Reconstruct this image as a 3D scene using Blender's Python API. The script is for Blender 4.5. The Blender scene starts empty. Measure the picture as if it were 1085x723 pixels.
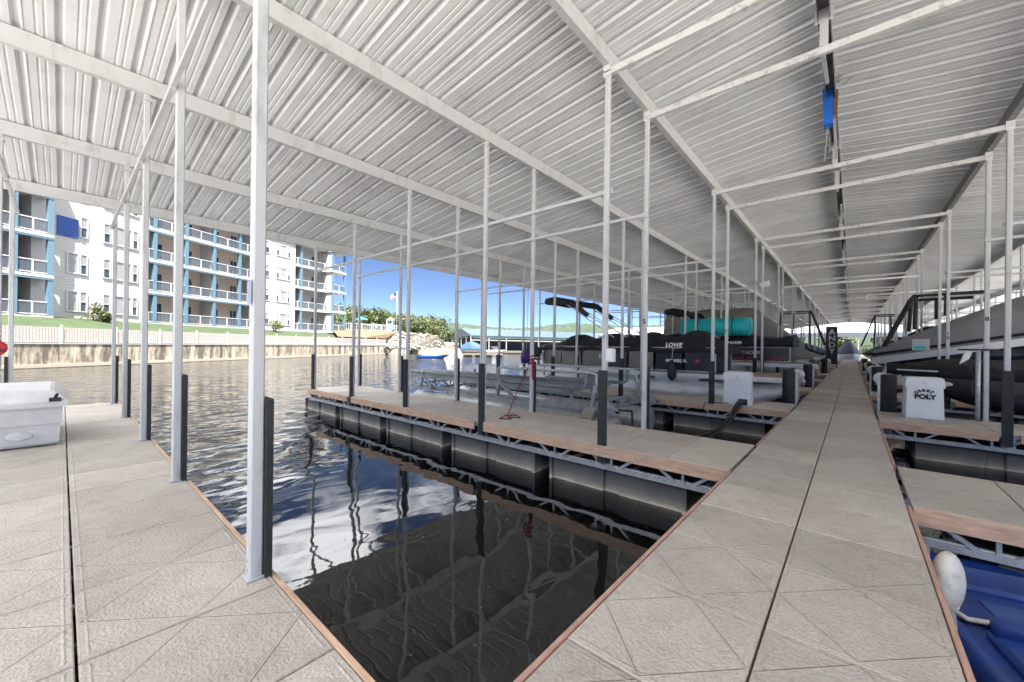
import bpy, math, random
from mathutils import Vector, Matrix
random.seed(7)
S = bpy.context.scene
C = S.collection
R = math.radians

# ---------------------------------------------------------------- materials
def nd(nt, t, **kw):
    n = nt.nodes.new(t)
    for k, v in kw.items():
        setattr(n, k, v)
    return n

def mat(name, col, rough=.5, metal=0., var=.12, scale=3., bump=0., bscale=40., spec=.5, col2=None, thr=None, stretch=(1, 1, 1), alpha=None):
    m = bpy.data.materials.new(name); m.use_nodes = True
    nt = m.node_tree; b = nt.nodes['Principled BSDF']
    b.inputs['Roughness'].default_value = rough; b.inputs['Metallic'].default_value = metal
    b.inputs['Specular IOR Level'].default_value = spec
    tc = nd(nt, 'ShaderNodeTexCoord'); mp = nd(nt, 'ShaderNodeMapping'); mp.inputs['Scale'].default_value = stretch
    nt.links.new(tc.outputs['Object'], mp.inputs['Vector'])
    n = nd(nt, 'ShaderNodeTexNoise'); n.inputs['Scale'].default_value = scale; n.inputs['Detail'].default_value = 6; n.inputs['Roughness'].default_value = .65
    nt.links.new(mp.outputs['Vector'], n.inputs['Vector'])
    rp = nd(nt, 'ShaderNodeValToRGB')
    lo, hi = thr or (.3, .7)
    rp.color_ramp.elements[0].position = lo; rp.color_ramp.elements[1].position = hi
    c1 = tuple(max(0, c * (1 - var)) for c in col); c2 = tuple(min(1, c * (1 + var)) for c in col)
    if col2: c1 = col; c2 = col2
    rp.color_ramp.elements[0].color = (*c1, 1); rp.color_ramp.elements[1].color = (*c2, 1)
    nt.links.new(n.outputs['Fac'], rp.inputs['Fac']); nt.links.new(rp.outputs['Color'], b.inputs['Base Color'])
    if bump:
        n2 = nd(nt, 'ShaderNodeTexNoise'); n2.inputs['Scale'].default_value = bscale; n2.inputs['Detail'].default_value = 4
        nt.links.new(mp.outputs['Vector'], n2.inputs['Vector'])
        bp = nd(nt, 'ShaderNodeBump'); bp.inputs['Strength'].default_value = 1; bp.inputs['Distance'].default_value = bump
        nt.links.new(n2.outputs['Fac'], bp.inputs['Height']); nt.links.new(bp.outputs['Normal'], b.inputs['Normal'])
    if alpha is not None:
        b.inputs['Alpha'].default_value = alpha
    return m

M = {}
def mk(k, *a, **kw): M[k] = mat(k, *a, **kw)
mk('post', (.42, .42, .41), .62, .0, spec=.3, var=.10, scale=6, col2=(.54, .55, .56), thr=(.30, .47), bump=.001, bscale=30, stretch=(1, 1, .35))
mk('galv', (.50, .52, .54), .38, .55, var=.2, scale=9, bump=.0008)
mk('darksteel', (.20, .20, .205), .5, .3, var=.3, scale=6)
mk('guard', (.026, .027, .029), .7, var=.4, scale=8, bump=.001)
mk('fascia', (.60, .405, .285), .65, var=.28, scale=4, bump=.0015, bscale=60, stretch=(1, 6, 6))
mk('trim', (.46, .28, .215), .65, var=.22, scale=6, bump=.001, stretch=(6, 1, 6))
mk('white_plastic', (.80, .80, .81), .35, var=.04, scale=4)
mk('offwhite', (.70, .70, .69), .4, var=.10, scale=3, bump=.0006)
mk('boxwhite', (.64, .64, .63), .7, var=.10, scale=5, bump=.0008, bscale=70)
mk('lift_alu', (.40, .41, .41), .45, .4, var=.25, scale=4)
mk('alu', (.46, .46, .46), .32, .15, var=.2, scale=2.2, col2=(.86, .86, .85), thr=(.32, .6), bump=.002, bscale=4, stretch=(.3, 1.4, 1.4))
mk('alu_dull', (.46, .46, .45), .5, .5, var=.25, scale=4)
mk('black_canvas', (.014, .014, .016), .75, var=.5, scale=2, bump=.012, bscale=5)
mk('grey_canvas', (.30, .30, .29), .8, var=.10, scale=2, bump=.03, bscale=2.2)
mk('tan_canvas', (.24, .225, .19), .8, var=.15, scale=2, bump=.014, bscale=3)
mk('bluegrey_canvas', (.10, .125, .18), .8, var=.15, scale=1.5, bump=.014, bscale=3)
mk('blue_canvas', (.012, .045, .15), .7, var=.2, scale=2)
mk('gel_white', (.78, .78, .77), .2, var=.03)
mk('gel_black', (.018, .018, .021), .16, var=.2)
mk('gel_grey', (.075, .077, .082), .3, var=.2)
mk('gel_blue', (.015, .07, .26), .3, var=.2)
mk('panel_dark', (.03, .03, .033), .35, var=.25)
mk('panel_navy', (.010, .013, .026), .5, var=.3)
mk('panel_bronze', (.20, .17, .145), .4, .2, var=.15)
mk('red', (.45, .02, .02), .5, var=.2)
mk('redstripe', (.30, .02, .03), .4, var=.1)
mk('carpet', (.40, .31, .22), .9, var=.2, scale=20, bump=.002)
mk('teal', (.01, .46, .48), .55, var=.12, scale=2, bump=.006, bscale=5)
mk('rubber', (.018, .018, .02), .5, var=.3)
mk('hose', (.03, .028, .026), .5, var=.3)
mk('rope', (.55, .52, .46), .85, var=.2, scale=40, bump=.003, bscale=90)
mk('rope_red', (.22, .012, .03), .8, var=.25, scale=40)
mk('purple', (.045, .02, .16), .55, var=.2)
mk('hill_leaf', (.035, .06, .02), .8, var=.3, col2=(.075, .10, .035), scale=.02)
mk('kayak', (.010, .040, .20), .42, var=.35, scale=2.2, bump=.002, bscale=12)
mk('fender_white', (.72, .70, .66), .4, var=.1, col2=(.30, .22, .14), scale=2.2, thr=(.55, .78)) if False else mk('fender_white', (.42, .36, .28), .5, var=.12, scale=5, col2=(.68, .66, .62), thr=(.34, .5))
mk('rust', (.14, .085, .045), .8, var=.35, scale=6, bump=.003)
mk('blue_plastic', (.01, .12, .55), .4, var=.15)
mk('wood_grey', (.30, .27, .22), .8, var=.25, scale=5, stretch=(1, 5, 5))
mk('pad', (.22, .23, .24), .8, var=.2)
mk('lamp', (.85, .85, .83), .3, var=.02)
mk('text_black', (.012, .012, .013), .5, var=.1)
mk('text_white', (.80, .80, .80), .5, var=.02)
# building
mk('siding', (.34, .33, .315), .55, var=.04, scale=.4)
mk('bwhite', (.44, .44, .44), .5, var=.03)
mk('bblue', (.085, .15, .20), .5, var=.08)
mk('bluepanel', (.008, .05, .22), .45, var=.08)
mk('beige', (.46, .37, .30), .6, var=.06)
mk('beige_grey', (.36, .34, .33), .6, var=.08)
mk('bglass', (.05, .06, .075), .08, var=.5, scale=.8)
mk('blind', (.24, .24, .24), .35, var=.05)
mk('railmesh', (.10, .12, .14), .25, var=.1, alpha=.42)
mk('vinyl', (.31, .30, .29), .45, var=.04)
mk('lawn', (.021, .038, .010), .9, var=.35, scale=.7, bump=.05, bscale=3)
mk('mulch', (.11, .066, .038), .95, var=.3, scale=1.2)
mk('earth', (.07, .062, .045), .95, var=.3, scale=.3)
mk('hillgreen', (.018, .032, .018), .95, var=.55, scale=.12, bump=2.0, bscale=.25)
mk('bed', (.06, .042, .03), .95, var=.3, scale=1.2)
mk('tie', (.40, .395, .38), .55, var=.1, scale=7, col2=(.64, .645, .65), thr=(.33, .46), bump=.001)
mk('rock', (.27, .255, .235), .9, var=.22, scale=.8, bump=.05, bscale=2)
mk('pavement', (.50, .48, .45), .9, var=.12, scale=.5)
mk('far_deck', (.11, .10, .085), .8, var=.2)
mk('far_tan', (.11, .09, .065), .8, var=.2)
mk('dockroof', (.020, .043, .062), .45, var=.1, scale=.3)
mk('farmetal', (.50, .52, .54), .4, var=.05)
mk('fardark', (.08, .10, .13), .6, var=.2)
mk('bark', (.13, .10, .07), .9, var=.3)
mk('umbrella', (.02, .30, .42), .7, var=.1)
mk('far_hull', (.34, .34, .33), .4, var=.05)
LEAF = []
for i, (a, b_) in enumerate([((.026, .044, .010), (.065, .09, .018)), ((.04, .052, .010), (.10, .105, .02)), ((.02, .036, .011), (.05, .07, .018))]):
    m = mat('leaf%d' % i, a, .6, var=.2, scale=1.3, col2=b_); LEAF.append(m)

# siding: horizontal laps
def lap_siding(m, pitch=.32):
    nt = m.node_tree; b = nt.nodes['Principled BSDF']
    tc = nd(nt, 'ShaderNodeTexCoord'); sx = nd(nt, 'ShaderNodeSeparateXYZ'); nt.links.new(tc.outputs['Object'], sx.inputs[0])
    d = nd(nt, 'ShaderNodeMath', operation='DIVIDE'); d.inputs[1].default_value = pitch; nt.links.new(sx.outputs['Z'], d.inputs[0])
    f = nd(nt, 'ShaderNodeMath', operation='FRACT'); nt.links.new(d.outputs[0], f.inputs[0])
    bp = nd(nt, 'ShaderNodeBump'); bp.inputs['Distance'].default_value = .05; bp.invert = True
    nt.links.new(f.outputs[0], bp.inputs['Height']); nt.links.new(bp.outputs['Normal'], b.inputs['Normal'])
lap_siding(M['siding'])

# composite deck tiles: inscribed diamond and border ridges, from each tile's own UV square
def deck_mat():
    m = bpy.data.materials.new('deck_tile'); m.use_nodes = True
    nt = m.node_tree; b = nt.nodes['Principled BSDF']; L = nt.links.new
    uv = nd(nt, 'ShaderNodeUVMap'); sx = nd(nt, 'ShaderNodeSeparateXYZ'); L(uv.outputs[0], sx.inputs[0])
    def mth(op, a, b2=None, c=None):
        n = nd(nt, 'ShaderNodeMath', operation=op)
        for i, v in enumerate((a, b2, c)):
            if v is None: continue
            if isinstance(v, (int, float)): n.inputs[i].default_value = v
            else: L(v, n.inputs[i])
        return n.outputs[0]
    fu = mth('FRACT', sx.outputs['X']); fv = mth('FRACT', sx.outputs['Y'])
    au = mth('ABSOLUTE', mth('SUBTRACT', fu, .5)); av = mth('ABSOLUTE', mth('SUBTRACT', fv, .5))
    dia = mth('ABSOLUTE', mth('SUBTRACT', mth('ADD', au, av), .5))
    brd = mth('ABSOLUTE', mth('SUBTRACT', mth('MAXIMUM', au, av), .465))
    l1 = mth('LESS_THAN', dia, .007); l2 = mth('LESS_THAN', brd, .005)
    e1 = mth('LESS_THAN', mth('ABSOLUTE', mth('SUBTRACT', dia, .012)), .005); e2 = mth('LESS_THAN', mth('ABSOLUTE', mth('SUBTRACT', brd, .009)), .004)
    def ramp(v, w):
        n = nd(nt, 'ShaderNodeMapRange'); n.interpolation_type = 'SMOOTHSTEP'
        n.inputs['From Min'].default_value = 0; n.inputs['From Max'].default_value = w; n.inputs['To Min'].default_value = 1; n.inputs['To Max'].default_value = 0
        L(v, n.inputs['Value']); return n.outputs[0]
    h = mth('MAXIMUM', ramp(dia, .016), mth('MULTIPLY', ramp(brd, .012), .45))
    tc = nd(nt, 'ShaderNodeTexCoord')
    n1 = nd(nt, 'ShaderNodeTexNoise'); n1.inputs['Scale'].default_value = 1.1; n1.inputs['Detail'].default_value = 8; n1.inputs['Roughness'].default_value = .6; L(tc.outputs['Object'], n1.inputs['Vector'])
    n2 = nd(nt, 'ShaderNodeTexNoise'); n2.inputs['Scale'].default_value = 52; n2.inputs['Detail'].default_value = 5; L(tc.outputs['Object'], n2.inputs['Vector'])
    n3 = nd(nt, 'ShaderNodeTexNoise'); n3.inputs['Scale'].default_value = 5.5; n3.inputs['Detail'].default_value = 9; n3.inputs['Roughness'].default_value = .7; L(tc.outputs['Object'], n3.inputs['Vector'])
    wn = nd(nt, 'ShaderNodeTexWhiteNoise'); wn.noise_dimensions = '2D'
    fl = nd(nt, 'ShaderNodeVectorMath', operation='FLOOR'); L(uv.outputs[0], fl.inputs[0]); L(fl.outputs[0], wn.inputs['Vector'])
    r1 = nd(nt, 'ShaderNodeValToRGB'); r1.color_ramp.elements[0].position = .32; r1.color_ramp.elements[1].position = .68
    r1.color_ramp.elements[0].color = (.47, .418, .362, 1); r1.color_ramp.elements[1].color = (.59, .535, .475, 1); L(n1.outputs['Fac'], r1.inputs['Fac'])
    tint = nd(nt, 'ShaderNodeMapRange'); tint.inputs['To Min'].default_value = .82; tint.inputs['To Max'].default_value = 1.07; L(wn.outputs['Value'], tint.inputs['Value'])
    sp = nd(nt, 'ShaderNodeMapRange'); sp.inputs['From Min'].default_value = .35; sp.inputs['From Max'].default_value = .65; sp.inputs['To Min'].default_value = .90; sp.inputs['To Max'].default_value = 1.1; L(n2.outputs['Fac'], sp.inputs['Value'])
    st = nd(nt, 'ShaderNodeMapRange'); st.inputs['From Min'].default_value = .30; st.inputs['From Max'].default_value = .5; st.inputs['To Min'].default_value = .80; st.inputs['To Max'].default_value = 1.0; L(n3.outputs['Fac'], st.inputs['Value'])
    k = mth('MULTIPLY', mth('MULTIPLY', tint.outputs[0], sp.outputs[0]), st.outputs[0])
    k = mth('MULTIPLY', k, mth('ADD', 1.0, mth('SUBTRACT', mth('MULTIPLY', mth('MAXIMUM', l1, mth('MULTIPLY', l2, .4)), .09), mth('MULTIPLY', e1, .13))))  # lit ridge tops and shaded flanks of the diamond put into the base colour
    vm = nd(nt, 'ShaderNodeVectorMath', operation='SCALE'); L(r1.outputs['Color'], vm.inputs[0]); L(k, vm.inputs['Scale'])
    # scattered droppings and dark spots
    vo = nd(nt, 'ShaderNodeTexVoronoi'); vo.inputs['Scale'].default_value = 1.7; L(tc.outputs['Object'], vo.inputs['Vector'])
    n4 = nd(nt, 'ShaderNodeTexNoise'); n4.inputs['Scale'].default_value = 26; L(tc.outputs['Object'], n4.inputs['Vector'])
    dd = mth('MULTIPLY_ADD', n4.outputs['Fac'], .09, vo.outputs['Distance'])
    sc = nd(nt, 'ShaderNodeSeparateXYZ'); L(vo.outputs['Color'], sc.inputs[0])
    lt = mth('MULTIPLY', mth('LESS_THAN', dd, .075), mth('LESS_THAN', sc.outputs['X'], .30))
    dk = mth('MULTIPLY', mth('LESS_THAN', dd, .085), mth('GREATER_THAN', sc.outputs['X'], .62))
    m1 = nd(nt, 'ShaderNodeMix', data_type='RGBA'); L(mth('MULTIPLY', lt, .6), m1.inputs[0]); L(vm.outputs[0], m1.inputs[6]); m1.inputs[7].default_value = (.80, .79, .75, 1)
    m2 = nd(nt, 'ShaderNodeMix', data_type='RGBA'); L(mth('MULTIPLY', dk, .45), m2.inputs[0]); L(m1.outputs[2], m2.inputs[6]); m2.inputs[7].default_value = (.17, .15, .12, 1)
    L(m2.outputs[2], b.inputs['Base Color'])
    b.inputs['Roughness'].default_value = .62; b.inputs['Specular IOR Level'].default_value = .4
    hh = mth('ADD', h, mth('MULTIPLY', n2.outputs['Fac'], 1.5))
    bp = nd(nt, 'ShaderNodeBump'); bp.inputs['Distance'].default_value = .008; L(hh, bp.inputs['Height']); L(bp.outputs['Normal'], b.inputs['Normal'])
    return m
M['deck'] = deck_mat()

# ribbed roof sheet: white paint, per-sheet tone, lengthwise grime
def roof_mat():
    m = mat('roof_sheet', (.69, .71, .735), .38, 0, var=.05, scale=.6, stretch=(.5, 3, 1), spec=.4)
    nt = m.node_tree; b = nt.nodes['Principled BSDF']; L = nt.links.new
    tc = nd(nt, 'ShaderNodeTexCoord'); sx = nd(nt, 'ShaderNodeSeparateXYZ'); L(tc.outputs['Object'], sx.inputs[0])
    d = nd(nt, 'ShaderNodeMath', operation='DIVIDE'); d.inputs[1].default_value = 1.155; L(sx.outputs['Y'], d.inputs[0])
    f = nd(nt, 'ShaderNodeMath', operation='FLOOR'); L(d.outputs[0], f.inputs[0])
    wn = nd(nt, 'ShaderNodeTexWhiteNoise'); wn.noise_dimensions = '1D'; L(f.outputs[0], wn.inputs['W'])
    mr = nd(nt, 'ShaderNodeMapRange'); mr.inputs['To Min'].default_value = .90; mr.inputs['To Max'].default_value = 1.04; L(wn.outputs['Value'], mr.inputs['Value'])
    src = b.inputs['Base Color'].links[0].from_socket
    ns = nd(nt, 'ShaderNodeTexNoise'); ns.inputs['Scale'].default_value = 1.3; ns.inputs['Detail'].default_value = 8; ns.inputs['Roughness'].default_value = .68; L(tc.outputs['Object'], ns.inputs['Vector'])
    m3 = nd(nt, 'ShaderNodeMapRange'); m3.inputs['From Min'].default_value = .34; m3.inputs['From Max'].default_value = .48; m3.inputs['To Min'].default_value = .86; L(ns.outputs['Fac'], m3.inputs['Value'])
    mm_ = nd(nt, 'ShaderNodeMath', operation='MULTIPLY'); L(mr.outputs[0], mm_.inputs[0]); L(m3.outputs[0], mm_.inputs[1])
    vm = nd(nt, 'ShaderNodeVectorMath', operation='SCALE'); L(src, vm.inputs[0]); L(mm_.outputs[0], vm.inputs['Scale']); L(vm.outputs[0], b.inputs['Base Color'])
    return m
M['roof'] = roof_mat()

# floats: black moulded tubs, greyer towards the water, with a pale dried line just above the water and slime below it
def float_mat():
    m = bpy.data.materials.new('float_tub'); m.use_nodes = True
    nt = m.node_tree; b = nt.nodes['Principled BSDF']; L = nt.links.new
    tc = nd(nt, 'ShaderNodeTexCoord'); sx = nd(nt, 'ShaderNodeSeparateXYZ'); L(tc.outputs['Object'], sx.inputs[0])
    n = nd(nt, 'ShaderNodeTexNoise'); n.inputs['Scale'].default_value = 3; n.inputs['Detail'].default_value = 8; L(tc.outputs['Object'], n.inputs['Vector'])
    a = nd(nt, 'ShaderNodeMath', operation='MULTIPLY_ADD'); a.inputs[1].default_value = .16; L(n.outputs['Fac'], a.inputs[0]); L(sx.outputs['Z'], a.inputs[2])
    mr = nd(nt, 'ShaderNodeMapRange'); mr.inputs['From Min'].default_value = -.80; mr.inputs['From Max'].default_value = -.26; L(a.outputs[0], mr.inputs['Value'])
    r = nd(nt, 'ShaderNodeValToRGB'); e = r.color_ramp.elements
    e[0].position = 0; e[0].color = (.035, .024, .012, 1)
    e[1].position = 1; e[1].color = (.030, .031, .036, 1)
    for p, c in ((.12, (.05, .035, .018, 1)), (.17, (.70, .64, .53, 1)), (.30, (.30, .28, .25, 1)), (.50, (.15, .148, .145, 1)), (.80, (.07, .07, .076, 1))):
        q = e.new(p); q.color = c
    L(mr.outputs[0], r.inputs['Fac']); L(r.outputs['Color'], b.inputs['Base Color']); b.inputs['Roughness'].default_value = .55
    return m
M['float'] = float_mat()

def seawall_mat():
    m = mat('seawall', (.27, .23, .175), .85, var=.2, scale=.9, col2=(.40, .35, .275), bump=.02, bscale=3)
    nt = m.node_tree; b = nt.nodes['Principled BSDF']; L = nt.links.new
    tc = nd(nt, 'ShaderNodeTexCoord'); mp = nd(nt, 'ShaderNodeMapping'); mp.inputs['Scale'].default_value = (1.2, 1.2, .22); L(tc.outputs['Object'], mp.inputs['Vector'])
    n = nd(nt, 'ShaderNodeTexNoise'); n.inputs['Scale'].default_value = 1.0; n.inputs['Detail'].default_value = 7; n.inputs['Roughness'].default_value = .7; L(mp.outputs[0], n.inputs['Vector'])
    r = nd(nt, 'ShaderNodeMapRange'); r.inputs['From Min'].default_value = .42; r.inputs['From Max'].default_value = .58; r.inputs['To Min'].default_value = .25; r.inputs['To Max'].default_value = 1.08; L(n.outputs['Fac'], r.inputs['Value'])
    src = b.inputs['Base Color'].links[0].from_socket
    vm = nd(nt, 'ShaderNodeVectorMath', operation='SCALE'); L(src, vm.inputs[0]); L(r.outputs[0], vm.inputs['Scale']); L(vm.outputs[0], b.inputs['Base Color'])
    return m
M['seawall'] = seawall_mat()

def water_mat():
    m = bpy.data.materials.new('lake_water'); m.use_nodes = True
    nt = m.node_tree; b = nt.nodes['Principled BSDF']; L = nt.links.new
    b.inputs['Base Color'].default_value = (.005, .005, .0045, 1); b.inputs['Roughness'].default_value = .02; b.inputs['IOR'].default_value = 1.72
    ge = nd(nt, 'ShaderNodeNewGeometry'); sx = nd(nt, 'ShaderNodeSeparateXYZ'); L(ge.outputs['Position'], sx.inputs[0])
    # calm inside the slip, wind ripple past a slanting line off the end of the docks
    ma = nd(nt, 'ShaderNodeMath', operation='MULTIPLY_ADD'); ma.inputs[1].default_value = 1.6; L(sx.outputs['Y'], ma.inputs[0])
    sb = nd(nt, 'ShaderNodeMath', operation='SUBTRACT'); sb.inputs[1].default_value = 3.2; L(sx.outputs['X'], sb.inputs[0]); L(sb.outputs[0], ma.inputs[2])
    ad = nd(nt, 'ShaderNodeMath', operation='ADD'); ad.inputs[1].default_value = 9; L(sx.outputs['X'], ad.inputs[0])
    mi = nd(nt, 'ShaderNodeMath', operation='MINIMUM'); L(ma.outputs[0], mi.inputs[0]); L(ad.outputs[0], mi.inputs[1])
    wb = nd(nt, 'ShaderNodeTexNoise'); wb.inputs['Scale'].default_value = .5; L(ge.outputs['Position'], wb.inputs['Vector'])
    mw = nd(nt, 'ShaderNodeMath', operation='MULTIPLY_ADD'); mw.inputs[1].default_value = 3.0; L(wb.outputs['Fac'], mw.inputs[0]); L(mi.outputs[0], mw.inputs[2])
    out = nd(nt, 'ShaderNodeMapRange'); out.interpolation_type = 'SMOOTHSTEP'
    out.inputs['From Min'].default_value = -4.4; out.inputs['From Max'].default_value = -8.0; out.inputs['To Min'].default_value = .04; out.inputs['To Max'].default_value = 1.0; L(mw.outputs[0], out.inputs['Value'])
    def noise(sc, st, det, dist=0):
        mp = nd(nt, 'ShaderNodeMapping'); mp.inputs['Scale'].default_value = st; mp.inputs['Rotation'].default_value = (0, 0, .5); L(ge.outputs['Position'], mp.inputs['Vector'])
        n = nd(nt, 'ShaderNodeTexNoise'); n.inputs['Scale'].default_value = sc; n.inputs['Detail'].default_value = det; n.inputs['Distortion'].default_value = dist; L(mp.outputs[0], n.inputs['Vector']); return n.outputs['Fac']
    def mul(a, k):
        n = nd(nt, 'ShaderNodeMath', operation='MULTIPLY'); L(a, n.inputs[0])
        if isinstance(k, (int, float)): n.inputs[1].default_value = k
        else: L(k, n.inputs[1])
        return n.outputs[0]
    def add(a, c):
        n = nd(nt, 'ShaderNodeMath', operation='ADD'); L(a, n.inputs[0]); L(c, n.inputs[1]); return n.outputs[0]
    wide = mul(noise(.9, (1, .75, 1), 1.5, .4), .045)
    mid = mul(noise(1.9, (1, .55, 1), 1.6, .4), .165)
    fine = mul(noise(6.5, (1, .6, 1), 3), .010)
    h = add(mul(wide, .40), mul(add(mid, fine), out.outputs[0]))
    bp = nd(nt, 'ShaderNodeBump'); bp.inputs['Distance'].default_value = 1.0; L(h, bp.inputs['Height']); L(bp.outputs['Normal'], b.inputs['Normal'])
    return m
M['water'] = water_mat()

# ---------------------------------------------------------------- mesh builder
class MB:
    def __init__(s): s.v = []; s.f = []; s.uv = {}; s.sm = set()
    def quad(s, a, b, c, d, uv=None):
        i = len(s.v); s.v += [tuple(a), tuple(b), tuple(c), tuple(d)]; s.f.append((i, i+1, i+2, i+3))
        if uv: s.uv[len(s.f)-1] = uv
    def box(s, x0, x1, y0, y1, z0, z1, topuv=None, ch=0.):
        if x1 < x0: x0, x1 = x1, x0
        if y1 < y0: y0, y1 = y1, y0
        i = len(s.v)
        if ch:
            def ring(z, k): return [(x0+k, y0, z), (x1-k, y0, z), (x1, y0+k, z), (x1, y1-k, z), (x1-k, y1, z), (x0+k, y1, z), (x0, y1-k, z), (x0, y0+k, z)]
            s.v += ring(z0, ch) + ring(z1, ch)
            for k in range(8): s.f.append((i+k, i+(k+1) % 8, i+8+(k+1) % 8, i+8+k))
            s.f.append(tuple(i+k for k in range(7, -1, -1))); s.f.append(tuple(i+8+k for k in range(8))); return
        s.v += [(x0, y0, z0), (x1, y0, z0), (x1, y1, z0), (x0, y1, z0), (x0, y0, z1), (x1, y0, z1), (x1, y1, z1), (x0, y1, z1)]
        for q in ((0, 3, 2, 1), (4, 5, 6, 7), (0, 1, 5, 4), (1, 2, 6, 5), (2, 3, 7, 6), (3, 0, 4, 7)): s.f.append(tuple(i+k for k in q))
        if topuv: s.uv[len(s.f)-5] = topuv
    def bevbox(s, x0, x1, y0, y1, z0, z1, b=.01, uv=None):
        # box with its top edges chamfered
        i = len(s.v)
        s.v += [(x0, y0, z0), (x1, y0, z0), (x1, y1, z0), (x0, y1, z0), (x0, y0, z1-b), (x1, y0, z1-b), (x1, y1, z1-b), (x0, y1, z1-b),
                (x0+b, y0+b, z1), (x1-b, y0+b, z1), (x1-b, y1-b, z1), (x0+b, y1-b, z1)]
        for q in ((0, 3, 2, 1), (0, 1, 5, 4), (1, 2, 6, 5), (2, 3, 7, 6), (3, 0, 4, 7), (4, 5, 9, 8), (5, 6, 10, 9), (6, 7, 11, 10), (7, 4, 8, 11)): s.f.append(tuple(i+k for k in q))
        s.f.append((i+8, i+9, i+10, i+11))
        if uv:
            s.uv[len(s.f)-1] = uv
            for q in range(4): s.uv[len(s.f)-2-q] = [(uv[0][0]+.001, uv[0][1]+.001)]*4
    def bar(s, p, q, w, h=None, up=(0, 0, 1)):
        p, q = Vector(p), Vector(q); h = h or w; d = (q-p).normalized(); u = Vector(up)
        if abs(d.dot(u)) > .98: u = Vector((1, 0, 0))
        a = d.cross(u).normalized()*(w/2); b = a.cross(d).normalized()*(h/2); i = len(s.v)
        for e in (p, q):
            s.v += [tuple(e-a-b), tuple(e+a-b), tuple(e+a+b), tuple(e-a+b)]
        for k in ((0, 1, 2, 3), (7, 6, 5, 4), (0, 4, 5, 1), (1, 5, 6, 2), (2, 6, 7, 3), (3, 7, 4, 0)): s.f.append(tuple(i+j for j in k))
    def tube(s, pts, r, n=8, cap=True, smooth=True):
        pts = [Vector(p) for p in pts]; rings = []
        rr = r if isinstance(r, (list, tuple)) else [r]*len(pts)
        prev = None
        for k, p in enumerate(pts):
            d = (pts[min(k+1, len(pts)-1)]-pts[max(k-1, 0)]).normalized()
            if prev is None:
                u = Vector((0, 0, 1)) if abs(d.z) < .9 else Vector((1, 0, 0))
                a = d.cross(u).normalized()
            else:
                a = (prev - d*prev.dot(d)).normalized()
            prev = a; b = d.cross(a)
            rings.append([tuple(p+(a*math.cos(t*2*math.pi/n)+b*math.sin(t*2*math.pi/n))*rr[k]) for t in range(n)])
        s.loft(rings, cap=cap, smooth=smooth)
    def loft(s, rings, cap=True, closed=True, smooth=True):
        n = len(rings[0]); i = len(s.v)
        for r in rings: s.v += [tuple(p) for p in r]
        for k in range(len(rings)-1):
            for t in range(n if closed else n-1):
                a = i+k*n+t; b = i+k*n+(t+1) % n
                s.f.append((a, b, b+n, a+n))
                if smooth: s.sm.add(len(s.f)-1)
        if cap:
            s.f.append(tuple(i+t for t in range(n-1, -1, -1))); s.f.append(tuple(i+(len(rings)-1)*n+t for t in range(n)))
    def cyl(s, x, y, z0, z1, r, n=16, r2=None):
        s.tube([(x, y, z0), (x, y, z1)], [r, r if r2 is None else r2], n)
    def sphere(s, c, r, n=10, sq=(1, 1, 1)):
        rings = []
        for k in range(1, n):
            t = math.pi*k/n
            rings.append([(c[0]+r*sq[0]*math.sin(t)*math.cos(a*2*math.pi/(2*n)), c[1]+r*sq[1]*math.sin(t)*math.sin(a*2*math.pi/(2*n)), c[2]-r*sq[2]*math.cos(t)) for a in range(2*n)])
        s.loft(rings)
    def build(s, name, m, parent=None, loc=None, recalc=False):
        me = bpy.data.meshes.new(name); me.from_pydata(s.v, [], s.f)
        me.materials.append(M[m] if isinstance(m, str) else m)
        if s.uv:
            ul = me.uv_layers.new(name='UVMap')
            for fi, uv in s.uv.items():
                p = me.polygons[fi]
                for k, li in enumerate(p.loop_indices): ul.data[li].uv = uv[k % len(uv)]
        if s.sm:
            fl = [i in s.sm for i in range(len(s.f))]; me.polygons.foreach_set('use_smooth', fl)
        if recalc:
            import bmesh
            b = bmesh.new(); b.from_mesh(me); bmesh.ops.recalc_face_normals(b, faces=b.faces); b.to_mesh(me); b.free()
        o = bpy.data.objects.new(name, me); C.objects.link(o)
        if parent: o.parent = parent
        if loc: o.location = loc
        return o

def tag(o, label=None, cat=None, group=None, kind=None):
    if label: o['label'] = label
    if cat: o['category'] = cat
    if group: o['group'] = group
    if kind: o['kind'] = kind
    return o
def empty(name, loc, rz=0, label=None, cat=None, group=None):
    o = bpy.data.objects.new(name, None); C.objects.link(o); o.location = loc; o.rotation_euler.z = rz; o.empty_display_size = .2
    return tag(o, label, cat, group)
def kids(o): return [c for c in o.children]
def dup(root, loc, rz=0, label=None, group=None):
    r = root.copy(); C.objects.link(r); r.location = loc; r.rotation_euler.z = rz
    if label: r['label'] = label
    if group: r['group'] = group
    for ch in kids(root):
        c = ch.copy(); C.objects.link(c); c.parent = r
        for g in kids(ch):
            d = g.copy(); C.objects.link(d); d.parent = c
    return r
def text(name, s, size, m, parent, loc, rot, ext=.002, align='CENTER', shear=0., bold=0.):
    cu = bpy.data.curves.new(name, 'FONT'); cu.body = s; cu.size = size; cu.extrude = ext; cu.align_x = align; cu.align_y = 'CENTER'; cu.shear = shear; cu.offset = bold
    o = bpy.data.objects.new(name, cu); C.objects.link(o)
    dg = bpy.context.evaluated_depsgraph_get(); me = bpy.data.meshes.new_from_object(o.evaluated_get(dg))
    bpy.data.objects.remove(o); bpy.data.curves.remove(cu)
    me.materials.clear(); me.materials.append(M[m])
    t = bpy.data.objects.new(name, me); C.objects.link(t); t.parent = parent; t.location = loc; t.rotation_euler = rot
    return t
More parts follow.
